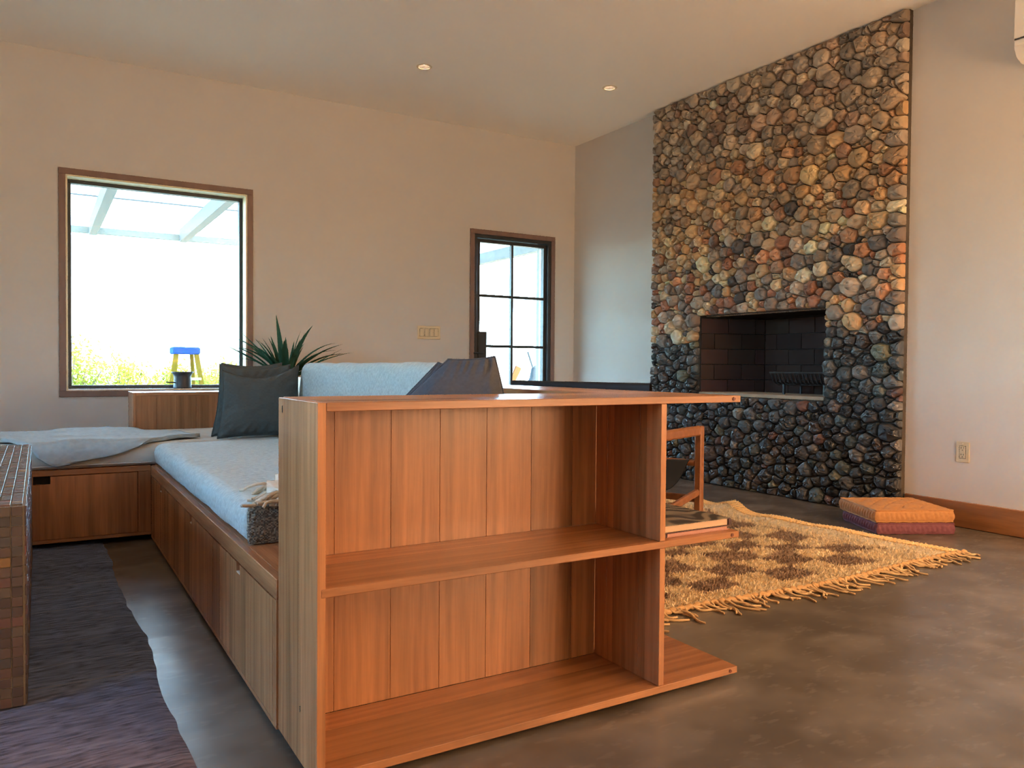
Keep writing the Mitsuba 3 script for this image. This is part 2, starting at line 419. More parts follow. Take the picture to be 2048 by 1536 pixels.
for r0, r1, n, tr in ((.056, .066, 32, 40), (.043, .055, 190, 25), (.033, .042, 650, 14), (.026, .032, 700, 14), (.018, .024, 1500, 8), (.012, .017, 1500, 5)):
    for _ in range(n):
        try_place(rng.uniform(r0, r1), tr)
n_real = len(sites)
for y in np.arange(FY0 + .02, FY1 - .01, .05):      # empty sites keep the cells around the firebox small
    for z in np.arange(FZ0 + .02, FZ1 - .01, .05):
        sites.append(np.array([y / ASP, z]))
        radii.append(.02)
S, RR = np.array(sites), np.array(radii)


def clip_half(poly, nvec, c):
    """Keeps the part of a convex polygon with nvec . p <= c."""
    d = poly @ nvec - c
    out = []
    for i in range(len(poly)):
        j = (i + 1) % len(poly)
        if d[i] <= 0:
            out.append(poly[i])
        if (d[i] < 0) != (d[j] < 0):
            out.append(poly[i] + (poly[j] - poly[i]) * (d[i] / (d[i] - d[j])))
    return np.array(out) if len(out) > 2 else np.zeros((0, 2))


kd = cKDTree(S)
fire_rect = rect(FY0, FY1, FZ0, FZ1)
PAL_UP = [lin(*c) for c in ((178, 146, 104), (170, 140, 104), (158, 132, 100), (186, 152, 104), (150, 120, 88), (190, 146, 90), (142, 124, 104), (128, 112, 96), (176, 128, 82), (196, 172, 132), (148, 104, 72))]
PAL_MID = [lin(*c) for c in ((180, 144, 100), (196, 170, 130), (176, 112, 66), (150, 92, 62), (120, 100, 86), (96, 86, 80), (70, 66, 66), (200, 182, 150), (140, 120, 104), (110, 80, 66), (188, 140, 84), (150, 130, 110))]
PAL_LOW = [lin(*c) for c in ((62, 64, 67), (50, 52, 55), (74, 78, 80), (66, 80, 80), (58, 60, 66), (90, 90, 90), (70, 60, 58), (82, 68, 64), (60, 72, 74), (46, 47, 50), (112, 106, 102), (56, 60, 60))]
PAL_LOWX = [lin(*c) for c in ((128, 82, 70), (140, 130, 112), (110, 72, 62), (120, 118, 90))]
stones = []
for i in range(n_real):
    r = RR[i]
    q = np.array([[dom[0], dom[2]], [dom[1], dom[2]], [dom[1], dom[3]], [dom[0], dom[3]]])
    for j in kd.query_ball_point(S[i], 0.30):
        if j == i:
            continue
        nv = 2 * (S[j] - S[i])
        q = clip_half(q, nv, S[j] @ S[j] - S[i] @ S[i] - RR[j] ** 2 + r ** 2)
        if len(q) == 0:
            break
    if len(q) == 0:
        continue
    poly = sg.Polygon(q * [ASP, 1])
    if poly.intersects(fire_rect):
        poly = poly.difference(fire_rect.buffer(.002))
        if hasattr(poly, 'geoms'):
            poly = max(poly.geoms, key=lambda g: g.area)
    size = math.sqrt(max(poly.area, 1e-9))
    ro = min(.010, size * .13)
    poly = poly.buffer(-.0027 - ro).buffer(ro)
    if hasattr(poly, 'geoms') and len(poly.geoms):
        poly = max(poly.geoms, key=lambda g: g.area)
    if poly.is_empty or poly.area < 6e-5:
        continue
    pts = np.array(poly.exterior.simplify(.0009 if size > .05 else .0012).segmentize(size * .42).coords)[:-1]
    if not poly.exterior.is_ccw:
        pts = pts[::-1]
    N = len(pts)
    c = np.array(poly.centroid.coords[0])
    H = .020 + .30 * size + rng.uniform(-.004, .006)
    tilt = rng.normal(0, .13, 2)
    peak = c + (pts[rng.integers(N)] - c) * rng.uniform(0, .35)
    layers = [(1.0, 0.0), (1.0, .34), (.91, .72), (.66, .95), (.30, 1.02)] if size > .035 else [(1.0, 0.0), (.97, .5), (.62, .95)]
    V = []
    for s, h in layers:
        base = c + (pts - c) * s if s > .9 else peak + (pts - peak) * s
        hh = h * H * (1 + (rng.random(N) - .5) * (.30 if h > .5 else .18))
        hh = hh + h * ((base - c) @ tilt) * .9
        V.append(np.column_stack([XC - np.maximum(hh, 0 if h == 0 else .004), base]))
    V.append(np.array([[XC - H * 1.03 - (peak - c) @ tilt * .8, *peak]]))
    V = np.vstack(V)
    F = []
    for a in range(len(layers) - 1):
        for b in range(N):
            k = (b + 1) % N
            F += [(a * N + b, (a + 1) * N + k, a * N + k), (a * N + b, (a + 1) * N + b, (a + 1) * N + k)]
    a = len(layers) - 1
    for b in range(N):
        F.append((a * N + b, len(V) - 1, a * N + (b + 1) % N))
    F = np.array(F)
    z = c[1] + .02 * rng.normal()
    line = 1.09 if (c[0] < FY0 or c[0] > FY1) else 1.0
    if z < line:
        col = PAL_LOWX[rng.integers(4)] if rng.random() < .07 else PAL_LOW[rng.integers(len(PAL_LOW))]
    else:
        t = np.clip((c[1] - 1.5) / .55, 0, 1)
        if rng.random() < t:
            col = PAL_UP[rng.integers(len(PAL_UP))]
            if c[1] > 2.45:
                col = col * .6 + .4 * col.mean() * np.array([1.08, 1.0, .88])
        else:
            col = PAL_MID[rng.integers(len(PAL_MID))]
    col2 = col * rng.uniform(.55, .85) if rng.random() < .7 else np.minimum(col * 1.35 + .03, .8)
    nz = meshkit.fbm(V * [30, 30, 45], 3, seed=i % 97)[:, None]
    vc = col * (1 - nz) + col2 * nz
    vc = vc * .76 + .24 * vc.mean(1, keepdims=True) * np.array([1.1, 1.0, .86])
    vc = np.clip(vc * (0.85 + .3 * rng.random()) * (.85 if z < line else 1.55), .01, .85)
    stones.append((poly.area * (1.6 - .25 * (c[0] - CY0)), trimesh.Trimesh(V, F, process=False), vc, z < line))
stones.sort(key=lambda s: -s[0])
n_up = [s for s in stones[:300]]
for s in n_up:
    part(fp, 'stone', s[1], 'stone_sealed' if s[3] else 'stone', smooth=True, color=s[2])
for low, nm, bs in ((False, 'small_stones', 'stone'), (True, 'small_dark_stones', 'stone_sealed')):
    rest = [s for s in stones[300:] if s[3] == low]
    part(fp, nm, cat(*[s[1] for s in rest]), bs, smooth=True, color=np.vstack([s[2] for s in rest]), kind='stuff', label='smaller charcoal stones between' if low else 'smaller tan stones between')

# firebox
XB = 4.93
fl = np.array([[XC, FY1], [XB, 4.324], [XB, 3.526], [XC, FY0]])
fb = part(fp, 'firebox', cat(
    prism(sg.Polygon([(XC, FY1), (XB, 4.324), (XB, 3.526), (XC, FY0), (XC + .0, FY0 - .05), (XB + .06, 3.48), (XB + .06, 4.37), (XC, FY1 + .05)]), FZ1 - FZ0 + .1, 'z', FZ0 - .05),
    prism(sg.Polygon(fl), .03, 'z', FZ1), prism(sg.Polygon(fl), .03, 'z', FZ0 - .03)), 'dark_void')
CH, CL = .119, .235
for (a, b) in ((fl[0], fl[1]), (fl[1], fl[2]), (fl[2], fl[3])):
    L = np.linalg.norm(b - a)
    d = (b - a) / L
    nrm = np.array([d[1], -d[0]])
    if nrm @ (np.array([4.5, 3.93]) - a) < 0:
        nrm = -nrm
    for k in range(6):
        z0 = FZ0 + k * CH
        z1 = min(z0 + CH - .006, FZ1 - .001)
        if z1 - z0 < .01:
            continue
        s = -(.5 * CL if k % 2 else 0)
        while s < L:
            s0, s1 = max(s + .003, .008), min(s + CL - .003, L - .008)
            if s1 - s0 > .02:
                m = obox(np.array([*(a + d * (s0 + s1) / 2 + nrm * .003), (z0 + z1) / 2]), np.array([*d, 0]), np.array([*nrm, 0]), np.array([0, 0, 1.0]), (s1 - s0) / 2, .005, (z1 - z0) / 2, .0015)
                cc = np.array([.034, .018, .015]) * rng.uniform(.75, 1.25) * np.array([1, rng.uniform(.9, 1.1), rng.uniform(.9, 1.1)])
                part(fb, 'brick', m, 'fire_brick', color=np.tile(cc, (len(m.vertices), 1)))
            s += CL
part(fp, 'hearth_ledge', box(XC - .012, XC + .45, FY0 + .002, FY1 - .002, FZ0 - .002, FZ0 + .022, .003), 'hearth_slab', label='pale ledge along the foot of the firebox')

gr = thing('fire_grate', 'black iron grate with slanted bars standing inside the firebox', 'grate')
GZ = FZ0 + .022
part(gr, 'top_rail', tube([(4.50, 3.44, GZ + .155), (4.50, 3.90, GZ + .155)], .007, 8), 'black_metal', 40)
part(gr, 'bottom_rail', tube([(4.58, 3.44, GZ + .075), (4.58, 3.90, GZ + .075)], .008, 8), 'black_metal', 40)
for k in range(14):
    y = 3.45 + k * .034
    part(gr, 'bar', tube([(4.50, y, GZ + .155), (4.53, y, GZ + .09), (4.60, y + .01, GZ + .07), (4.80, y + .01, GZ + .075)], .0075, 6), 'black_metal', 40)
for y in (3.5, 3.84):
    part(gr, 'leg', tube([(4.58, y, GZ + .072), (4.58, y, GZ + .001)], .01, 8), 'black_metal', 40)
    part(gr, 'leg', tube([(4.76, y, GZ + .072), (4.76, y, GZ + .001)], .01, 8), 'black_metal', 40)

# ------------------------------------------------------------------ built-in sofa: bookcase end, counter, benches, end box
bk = thing('bookcase', 'orange-brown wooden bookcase with two open shelves forming the near end of the sofa', 'bookcase')
X0, X1, XP, YF0, YB0 = 0.482, 1.404, 1.417, 1.566, 1.867
tk = .0185
XR, YE = 1.690, 5.50
SZ = [(.020, .0385), (.4045, .4225)]
TZ = (.7855, .804)
part(bk, 'side_panel', box(X0, X0 + tk, YF0, YB0, .018, TZ[1], .0012), 'wood_z')
part(bk, 'top_board', box(X0 + tk, XR, YF0, YB0 + .028, *TZ, .0012), 'wood_x')
part(bk, 'shelf', box(X0 + tk - .010, XR, YF0 - .001, YB0 - .02, *SZ[1], .0012), 'wood_x', label='middle shelf board')
part(bk, 'shelf', box(X0 + tk, XR, YF0 - .001, YB0 - .02, *SZ[0], .0012), 'wood_x', label='bottom shelf board')
pl = [X0 + tk, .611, .757, .893, 1.032, 1.174, 1.313, 1.3985]
for za, zb in ((SZ[0][1], SZ[1][0]), (SZ[1][1], TZ[0])):
    for a, b in zip(pl[:-1], pl[1:]):
        part(bk, 'plank', box(a + .0003, b - .0003, YB0 - .019, YB0, za, zb, .0005), 'wood_z')
    for ya, yb in ((YF0 + .0005, 1.652), (1.652, 1.7925), (1.7925, YB0 - .019)):
        part(bk, 'plank', box(1.3985, XP, ya + .0003, yb - .0003, za + .0005, zb - .0005, .0008), 'wood_z')
part(bk, 'plinth', box(X0 + .05, 1.66, YF0 + .07, YB0 - .02, .001, .0195, .001), 'dark_void')
part(bk, 'knot', cat(box(X0 - .0008, X0 + .001, 1.83, 1.834, .770, .786, .0003), box(X0 - .0008, X0 + .001, 1.683, 1.686, .128, .142, .0003)), 'dark_void', label='small dark knots in the side panel')

ct = thing('sofa_back_counter', 'long wooden counter with open shelves running along behind the sofa back', 'counter')
part(ct, 'top_board', box(X1, XR, YB0 + .0285, YE, *TZ, .0012), 'wood_y')
part(ct, 'shelf', box(XP, XR, YB0 - .0195, YE, *SZ[1], .0012), 'wood_y', label='middle shelf board')
part(ct, 'shelf', box(XP, XR, YB0 - .0195, YE, *SZ[0], .0012), 'wood_y', label='bottom shelf board')
part(ct, 'back_panel', cat(box(1.3985, XP, YB0 + .0005, YE, SZ[0][1], SZ[1][0], .0008), box(1.3985, XP, YB0 + .0005, YE, SZ[1][1], TZ[0], .0008)), 'wood_z')
for y in (3.20, 4.55):
    part(ct, 'divider', box(XP, XR - .01, y, y + tk, SZ[0][1], SZ[1][0], .001), 'wood_z')
    part(ct, 'divider', box(XP, XR - .01, y, y + tk, SZ[1][1], TZ[0], .001), 'wood_z')
for z in (sum(SZ[0]) / 2, sum(SZ[1]) / 2, sum(TZ) / 2):
    d = trimesh.creation.cylinder(.0048, .004, sections=20)
    d.apply_transform(trimesh.transformations.rotation_matrix(PI / 2, [1, 0, 0]))
    d.apply_translation((1.662, YF0 - .0008, z))
    part(bk, 'plug', d, 'wood_plug', label='round wooden plug')
part(ct, 'plinth', box(1.45, 1.64, YB0, YE - .05, .001, .0195, .001), 'dark_void')

XS = 0.477
bm = thing('bench_seat_base', 'long wooden drawer base under the sofa seat cushion, beside the bookcase', 'bench')
LY0, LY1 = 1.868, 5.19
part(bm, 'rail', box(XS, XS + .022, LY0, 4.284, .3245, .3740, .002), 'wood_y')
part(bm, 'deck', box(XS + .022, X1 - .006, LY0, LY1, .355, .3738, .001), 'wood_y')
part(bm, 'carcass', cat(box(XS + .03, XS + .045, LY0, LY1, .03, .354, .001), box(XS + .12, XS + .14, LY0, LY1, .001, .03, 0)), 'dark_void')
part(bm, 'bottom_rail', box(XS, XS + .03, LY0, 4.284, .016, .0275, .001), 'wood_y')
part(bm, 'end_stile', box(XS, XS + .022, LY0, 1.897, .028, .3240, .001), 'wood_z')


def drawer_front(y0, y1, cy):
    p = rect(y0 + .002, y1 - .002, .0295, .3215).difference(rect(cy - .022, cy + .022, .292, .4))
    return prism(p, .020, 'x', XS + .0005)


for y0, y1, cy in ((1.898, 2.662, 2.285), (2.662, 3.50, 3.09), (3.50, 4.284, 3.915)):
    k = part(bm, 'drawer', drawer_front(y0, y1, cy), 'wood_z')
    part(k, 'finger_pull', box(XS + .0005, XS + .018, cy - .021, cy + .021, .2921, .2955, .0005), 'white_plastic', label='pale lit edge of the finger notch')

bl = thing('bench_seat_base', 'low wooden drawer base of the bench under the window, left of the corner', 'bench')
FYL = 4.284
XL0 = -1.15
part(bl, 'rail', box(XL0, XS, FYL, FYL + .022, .3480, .3740, .002), 'wood_x')
part(bl, 'deck', box(XL0, XS, FYL + .022, LY1, .355, .3738, .001), 'wood_x')
part(bl, 'carcass', cat(box(XL0, XS, FYL + .03, FYL + .045, .05, .354, .001), box(XL0, XS, LY1 - .02, LY1, .03, .354, 0), box(XL0, XS, FYL + .1, FYL + .12, .001, .034, 0)), 'dark_void')
part(bl, 'stile', box(.4185, XS - .0005, FYL, FYL + .022, .046, .3475, .001), 'wood_z')
part(bl, 'stile', box(XL0, -.3995, FYL, FYL + .022, .046, .3475, .001), 'wood_z')
part(bl, 'bottom_rail', box(XL0, XS - .0005, FYL, FYL + .022, .030, .0455, .001), 'wood_x')
p = rect(-.397, .416, .048, .3455).difference(rect(-.026, .044, .309, .4))
part(bl, 'drawer', prism(p, .02, 'y', FYL + .0005), 'wood_z')

eb = thing('sofa_end_box', 'low wooden box with vertical boards closing the far end of the sofa, below the window', 'cabinet')
EY0, EY1, EZ = 5.20, 5.50, .707
part(eb, 'side_panel', box(.482, .500, EY0, EY1, .02, EZ, .0015), 'wood_z')
part(eb, 'top_board', box(.500, 1.3975, EY0, EY1, EZ - .018, EZ, .0015), 'wood_x')
for a in np.arange(.500, 1.39, .1125):
    part(eb, 'plank', box(a + .0004, min(a + .1125, 1.3975) - .0004, EY0, EY0 + .018, .02, EZ - .0185, .0006), 'wood_z')
part(eb, 'back_panel', box(.500, 1.3975, EY1 - .018, EY1, .02, EZ - .0185, .001), 'wood_z')
part(eb, 'plinth', box(.52, 1.39, EY0 + .02, EY1 - .02, .001, .0198, .001), 'dark_void')


# ------------------------------------------------------------------ cushions
def soft_block(x0, x1, y0, y1, z0, z1, step, r, puff=.006, wob=.004, seed=0):
    hx, hy, hz = (x1 - x0) / 2, (y1 - y0) / 2, (z1 - z0) / 2
    m, n = cube_grid(hx, hy, hz, step, r)
    v = np.array(m.vertices)
    cz = np.clip(1 - (v[:, 2] / hz) ** 2, 0, 1)
    c = np.array([(x0 + x1) / 2, (y0 + y1) / 2, (z0 + z1) / 2])
    w = meshkit.fbm((v + c) * 6, 3, seed)[:, None] - .5
    side = np.array([1, 1, 0])
    v = v + n * side * (puff * cz)[:, None] + n * w * wob * 2
    top = v[:, 2] > 0
    v[:, 2] = np.where(top, v[:, 2], np.maximum(v[:, 2], -hz))
    m.vertices = v + c
    return m


sc = thing('seat_cushion', 'long pale grey textured seat cushion on the main run of the sofa', 'cushion')
part(sc, 'cover', soft_block(.494, 1.27, 2.262, 4.262, .3745, .488, .022, .034, .010, .006, 3), 'boucle', True)
m, n = cube_grid(.385, .014, .054, .02, .013)
m.vertices = np.array(m.vertices) + [.882, 2.262, .4285]
part(sc, 'end_panel', m, 'tweed', True, label='dark woven end of the cushion')
s2 = thing('seat_cushion', 'beige linen seat cushion on the bench under the window', 'cushion')
part(s2, 'cover', soft_block(XL0, 1.26, 4.296, 5.19, .3745, .487, .03, .026, .006, .004, 5), 'linen', True)
part(s2, 'piping', tube([(x, 4.286, .392 + .0008 * math.sin(x * 9)) for x in np.linspace(-.9, .48, 50)], .0035, 6), 'linen', True)

bc = thing('back_cushion', 'long pale grey textured back cushion along the sofa counter', 'cushion')
m = soft_block(1.265, 1.397, 2.49, 4.44, .489, .893, .022, .05, .012, .008, 8)
part(bc, 'cover', m, 'boucle', True)


def pillow(name, label, BL, BR, TR, TL, thick, bsdf, group=None, seed=0, n=40, pinch=.07, dip=.05):
    """A scatter pillow stretched between four corners."""
    BL, BR, TR, TL = (np.array(c, float) for c in (BL, BR, TR, TL))
    u, v = np.meshgrid(np.linspace(-1, 1, n), np.linspace(-1, 1, n), indexing='ij')
    uu, vv = u * (1 - pinch * (1 - v ** 2)), v * (1 - pinch * (1 - u ** 2))
    vv = vv - np.maximum(v, 0) ** 2 * dip * (1 - np.abs(u) ** 1.6)
    a, b = (uu[..., None] + 1) / 2, (vv[..., None] + 1) / 2
    P = BL * (1 - a) * (1 - b) + BR * a * (1 - b) + TR * a * b + TL * (1 - a) * b
    nrm = np.cross(BR - BL, TL - BL)
    nrm /= np.linalg.norm(nrm)
    th = thick / 2 * ((1 - np.abs(u) ** 2.2) * (1 - np.abs(v) ** 2.2)) ** .55 * (1 + .12 * (-v))
    edge = np.maximum(np.abs(u), np.abs(v))
    wr = (meshkit.fbm(np.stack([u * 3 + seed, v * 3, u * 0], -1), 3, seed) - .5) * .05 * thick / .14
    radial = np.sin(np.arctan2(v, u) * 22 + 5 * meshkit.noise(np.stack([u * 2, v * 2, u * 0 + seed], -1), seed)) * .0045 * smooth01(.55, .95, edge) * (1 - smooth01(.97, 1.0, edge))
    out = []
    for s in (1, -1):
        out.append(P + nrm * (s * th + wr * (th > 1e-6) * .5 * (1 - edge ** 6) + s * radial)[..., None])
    f, bck = sheet(out[0]), sheet(out[1])
    bck.invert()
    m = trimesh.util.concatenate([f, bck])
    m.merge_vertices(digits_vertex=5)
    key = thing(name, label, 'pillow', group)
    part(key, 'cover', m, bsdf, True)
    rim = np.vstack([P[:, 0], P[-1, 1:], P[-2::-1, -1], P[0, -2:0:-1], P[:1, 0]])
    part(key, 'seam', tube(rim, .0028, 5, False), bsdf, True)
    return key


def smooth01(a, b, x):
    t = np.clip((x - a) / (b - a), 0, 1)
    return t * t * (3 - 2 * t)


pillow('scatter_pillow', 'dark green-grey square pillow at the front of the three in the sofa corner', (.796, 4.31, .493), (1.235, 4.28, .493), (1.242, 4.38, .880), (.838, 4.40, .852), .15, 'pillow_green', seed=1, dip=.26)
pillow('scatter_pillow', 'dark pillow sandwiched in the middle of the three in the sofa corner', (.796, 4.47, .492), (1.22, 4.45, .492), (1.232, 4.52, .882), (.850, 4.53, .882), .10, 'pillow_green', seed=2, dip=.06)
pillow('scatter_pillow', 'dark pillow hindmost of the three in the sofa corner', (.82, 4.60, .491), (1.20, 4.58, .491), (1.222, 4.66, .892), (.885, 4.67, .888), .10, 'pillow_green', seed=3, dip=.04)
pillow('scatter_pillow', 'charcoal pillow leaning at the near end of the sofa back cushion', (.66, 2.32, .50), (1.325, 2.10, .50), (1.250, 2.19, .912), (1.115, 2.25, .902), .15, 'pillow_grey', seed=4, dip=.0, pinch=.025)
pillow('scatter_pillow', 'grey pillow tucked behind the charcoal one at the near end of the sofa', (.76, 2.47, .492), (1.235, 2.40, .492), (1.225, 2.42, .885), (1.185, 2.47, .893), .10, 'pillow_grey', seed=5, dip=.0, pinch=.025)

# folded wool throw over the window bench
bp = sg.Polygon([(-.6, 4.85), (-.35, 4.88), (-.177, 4.95), (.12, 5.06), (.344, 5.16), (.45, 5.0), (.532, 4.82), (.66, 4.62), (.735, 4.45), (.71, 4.40), (.56, 4.34), (.42, 4.27), (.30, 4.235), (.17, 4.215), (.065, 4.19),
                 (.045, 4.195), (-.01, 4.24), (-.06, 4.33), (-.16, 4.49), (-.35, 4.56), (-.6, 4.6)])
mm = m3.CrossSection([np.array(bp.exterior.coords)[:-1][::(1 if bp.exterior.is_ccw else -1)]]).extrude(.016).refine_to_length(.02).to_mesh()
bv = np.array(mm.vert_properties[:, :3], float)
E0 = 4.287


def throw_shape(v):
    x, y, t = v[:, 0], v[:, 1], v[:, 2]
    w = meshkit.fbm(np.stack([x * 5, y * 9, x * 0], 1), 3, 4) - .4
    fold = .010 * np.sin((y + .35 * x) * 26 + 3 * w)
    z = .4915 + t * 1.25 + np.maximum(.018 * w + .35 * fold, -.0015)
    over = np.maximum(E0 + .02 - y, 0)
    r = .022
    ang = np.clip(over / r, 0, PI / 2)
    down = np.maximum(over - r * PI / 2, 0)
    yy = np.where(over > 0, E0 + .02 - (r + t) * np.sin(ang), y)
    zz = np.where(over > 0, z - (r + 0) * (1 - np.cos(ang)) - down - t * (1 - np.cos(ang)), z)
    yy = yy - down * .06 - .006 * (over > 0)
    return np.stack([x, yy, zz], 1)


th = thing('wool_throw', 'grey wool throw spread on the window bench with one corner hanging over its edge', 'throw')
part(th, 'cloth', trimesh.Trimesh(throw_shape(bv), mm.tri_verts, process=False), 'wool_grey', True)
fr = []
for k in range(34):
    s = k / 33
    x, y = -.5 + s * .85, 4.86 + (s ** 1.4) * .30
    a = throw_shape(np.array([[x, y, .012]]))[0]
    dx, dy = rng.uniform(-.012, .012), rng.uniform(.02, .04)
    fr.append(tube([a, a + [dx * .5, dy * .5, .004], a + [dx, dy, -.010]], .003, 5))
part(th, 'fringe', cat(*fr), 'wool_grey', True, kind='stuff', label='short fringe along the far edge')

# cream fringed throw at the near end of the seat
t2 = thing('wool_throw', 'cream throw with a thick knotted fringe lying on the near end of the seat cushion', 'throw')
cp = sg.Polygon([(.60, 2.235), (.56, 2.30), (.585, 2.40), (.63, 2.47), (.66, 2.60), (1.0, 2.66), (1.02, 2.26), (.75, 2.22)])
mm2 = m3.CrossSection([np.array(cp.exterior.coords)[:-1][::(1 if cp.exterior.is_ccw else -1)]]).extrude(.03).refine_to_length(.02).to_mesh()
v = np.array(mm2.vert_properties[:, :3], float)
v[:, 2] = .4935 + v[:, 2] + .02 * (meshkit.fbm(v * [14, 14, 0], 3, 2) - .3) * (v[:, 2] > .01)
part(t2, 'cloth', trimesh.Trimesh(v, mm2.tri_verts, process=False), 'wool_cream', True)
fr = []
for k in range(46):
    s = rng.random()
    a = np.array([.60 + .05 * s + rng.uniform(-.02, .03), 2.24 + .30 * s, .512])
    if k % 2:
        a = np.array([.56 + rng.uniform(0, .16), 2.245 + rng.uniform(-.01, .02), .508])
    L = rng.uniform(.06, .11)
    d = np.array([-.8, -.35 + rng.normal() * .4, 0])
    d /= np.linalg.norm(d)
    pts = []
    for q in np.linspace(0, 1, 7):
        p = a + d * L * q + np.array([.006 * math.sin(9 * q + k), .006 * math.cos(8 * q + k), 0])
        zt = .4935 if p[1] > 2.262 else .4935 - (2.262 - p[1]) * 1.6
        p[2] = max(zt, .512 - .02 * q + .008 * math.sin(6 * q + k))
        pts.append(p)
    fr.append(tube(pts, np.linspace(.006, .0045, 7), 6))
part(t2, 'fringe', cat(*fr), 'wool_cream', True, kind='stuff', label='thick cream fringe')

# small dark pot on the box below the window
pt = thing('pot', 'small dark pot with a flared rim and side handle on the ledge below the window', 'pot')
pc = (.915, 6.285, WZ0 + .0125)
part(pt, 'body', lathe([(0, 0), (.060, 0), (.066, .006), (.062, .02), (.060, .085), (.066, .105), (.078, .116), (.078, .122), (.070, .122), (.054, .10), (.053, .015), (0, .012)], pc, 36), 'pot_black', 40)
part(pt, 'handle', beam((.86, 6.26, WZ0 + .055), (.795, 6.235, WZ0 + .058), .014, .008), 'pot_black')

# ------------------------------------------------------------------ plant behind the sofa
plant = thing('potted_plant', 'spiky green dracaena rising behind the sofa back beside the window', 'plant')
PX, PY = 1.56, 5.86
part(plant, 'pot', lathe([(0, 0.001), (.13, .001), (.17, .30), (.175, .32), (.16, .32), (.15, .28), (0, .28)], (PX, PY, 0), 32), 'pot_clay', 40)
part(plant, 'soil', lathe([(0, .275), (.150, .275), (.150, .285), (0, .29)], (PX, PY, 0), 24), 'soil')
part(plant, 'stem', tube([(PX, PY, .28), (PX + .01, PY, .5), (PX, PY - .01, .80)], [.03, .028, .03], 10), 'bush_wood', 40)
prng = np.random.default_rng(5)
for k in range(46):
    az = prng.uniform(0, 2 * PI)
    el = math.radians(prng.uniform(8, 84))
    L = prng.uniform(.36, .60)
    L *= 1 - .26 * (el > 1.05)
    droop = prng.uniform(.05, .75) * math.cos(el) ** .7
    n = 10
    base = np.array([PX + .02 * math.cos(az), PY + .02 * math.sin(az), .74 + prng.uniform(0, .09)])
    if PY + L * math.sin(az) * math.cos(el) > YB - .05:
        az = -az
    h = np.array([math.cos(az), math.sin(az), 0])
    side = np.array([-math.sin(az), math.cos(az), 0])
    rows = []
    for q in np.linspace(0, 1, n):
        e = el - droop * 2.1 * q ** 1.6
        if q == 0:
            p = base.copy()
        else:
            p = p + L / (n - 1) * (h * math.cos(e) + np.array([0, 0, math.sin(e)]))
        p[1] = min(p[1], YB - .03)
        w = .025 * (1 - q ** 2.2) * (.55 + .45 * min(1, q * 5)) + .0006
        nn = np.cross(side, h * math.cos(e) + np.array([0, 0, math.sin(e)]))
        rows.append([p - side * w + nn * w * .35, p, p + side * w + nn * w * .35])
    part(plant, 'leaf', sheet(np.array(rows)), 'leaf', True)

# ------------------------------------------------------------------ mosaic block in the left foreground
mo = thing('mosaic_block', 'tall block faced in small brown mosaic tiles at the left edge', 'plinth')
MX1, MY0, MY1, MZ0, MZ1 = -.030, 2.335, 4.06, .010, .522
MX0 = -.62
part(mo, 'core', box(MX0, MX1 - .003, MY0 + .003, MY1, MZ0, MZ1 - .003, .001), 'grout')
P = .0262
trng = np.random.default_rng(3)
TCOL = [lin(*c) for c in ((84, 64, 50), (80, 61, 48), (76, 59, 47), (90, 66, 51), (72, 55, 44), (84, 68, 51), (95, 64, 52), (70, 60, 50), (87, 71, 54))]
TACC = [lin(*c) for c in ((128, 90, 44), (62, 53, 54), (118, 70, 56))]


def tile_col():
    c = TACC[trng.integers(3)] if trng.random() < .07 else TCOL[trng.integers(len(TCOL))]
    return c * trng.uniform(.85, 1.15)


def tile(c, ex, ey, ez, hw, hh):
    t = trng.uniform(.0022, .0034)
    m = obox(np.array(c) + np.array(ez) * t * .5, np.array(ex, float), np.array(ey, float), np.array(ez, float), hw, hh, t, .0008)
    return m, np.tile(tile_col(), (len(m.vertices), 1))


nz = 20
rest = []
for ci in range(22):
    for ri in range(nz):
        x = MX1 - .006 - P * (ci + .5)
        z = MZ1 - .003 - (MZ1 - MZ0 - .003) / nz * (ri + .5)
        m, c = tile((x, MY0 + .003, z), (1, 0, 0), (0, 0, 1), (0, -1, 0), P / 2 - .0014, .0118)
        if ci < 5:
            part(mo, 'tile', m, 'tile', color=c)
        else:
            rest.append((m, c))
for ci in range(22):
    for ri in range(65):
        m, c = tile((MX1 - .006 - P * (ci + .5), MY0 + .006 + P * (ri + .5), MZ1 - .003), (1, 0, 0), (0, 1, 0), (0, 0, 1), P / 2 - .0014, P / 2 - .0014)
        rest.append((m, c))
for ri in range(nz):
    for ci in range(65):
        m, c = tile((MX1 - .003, MY0 + .006 + P * (ci + .5), MZ1 - .003 - (MZ1 - MZ0 - .003) / nz * (ri + .5)), (0, 1, 0), (0, 0, 1), (1, 0, 0), P / 2 - .0014, .0118)
        rest.append((m, c))
part(mo, 'further_tiles', cat(*[r[0] for r in rest]), 'tile', color=np.vstack([r[1] for r in rest]), kind='stuff', label='tiles of the top and the narrow side')

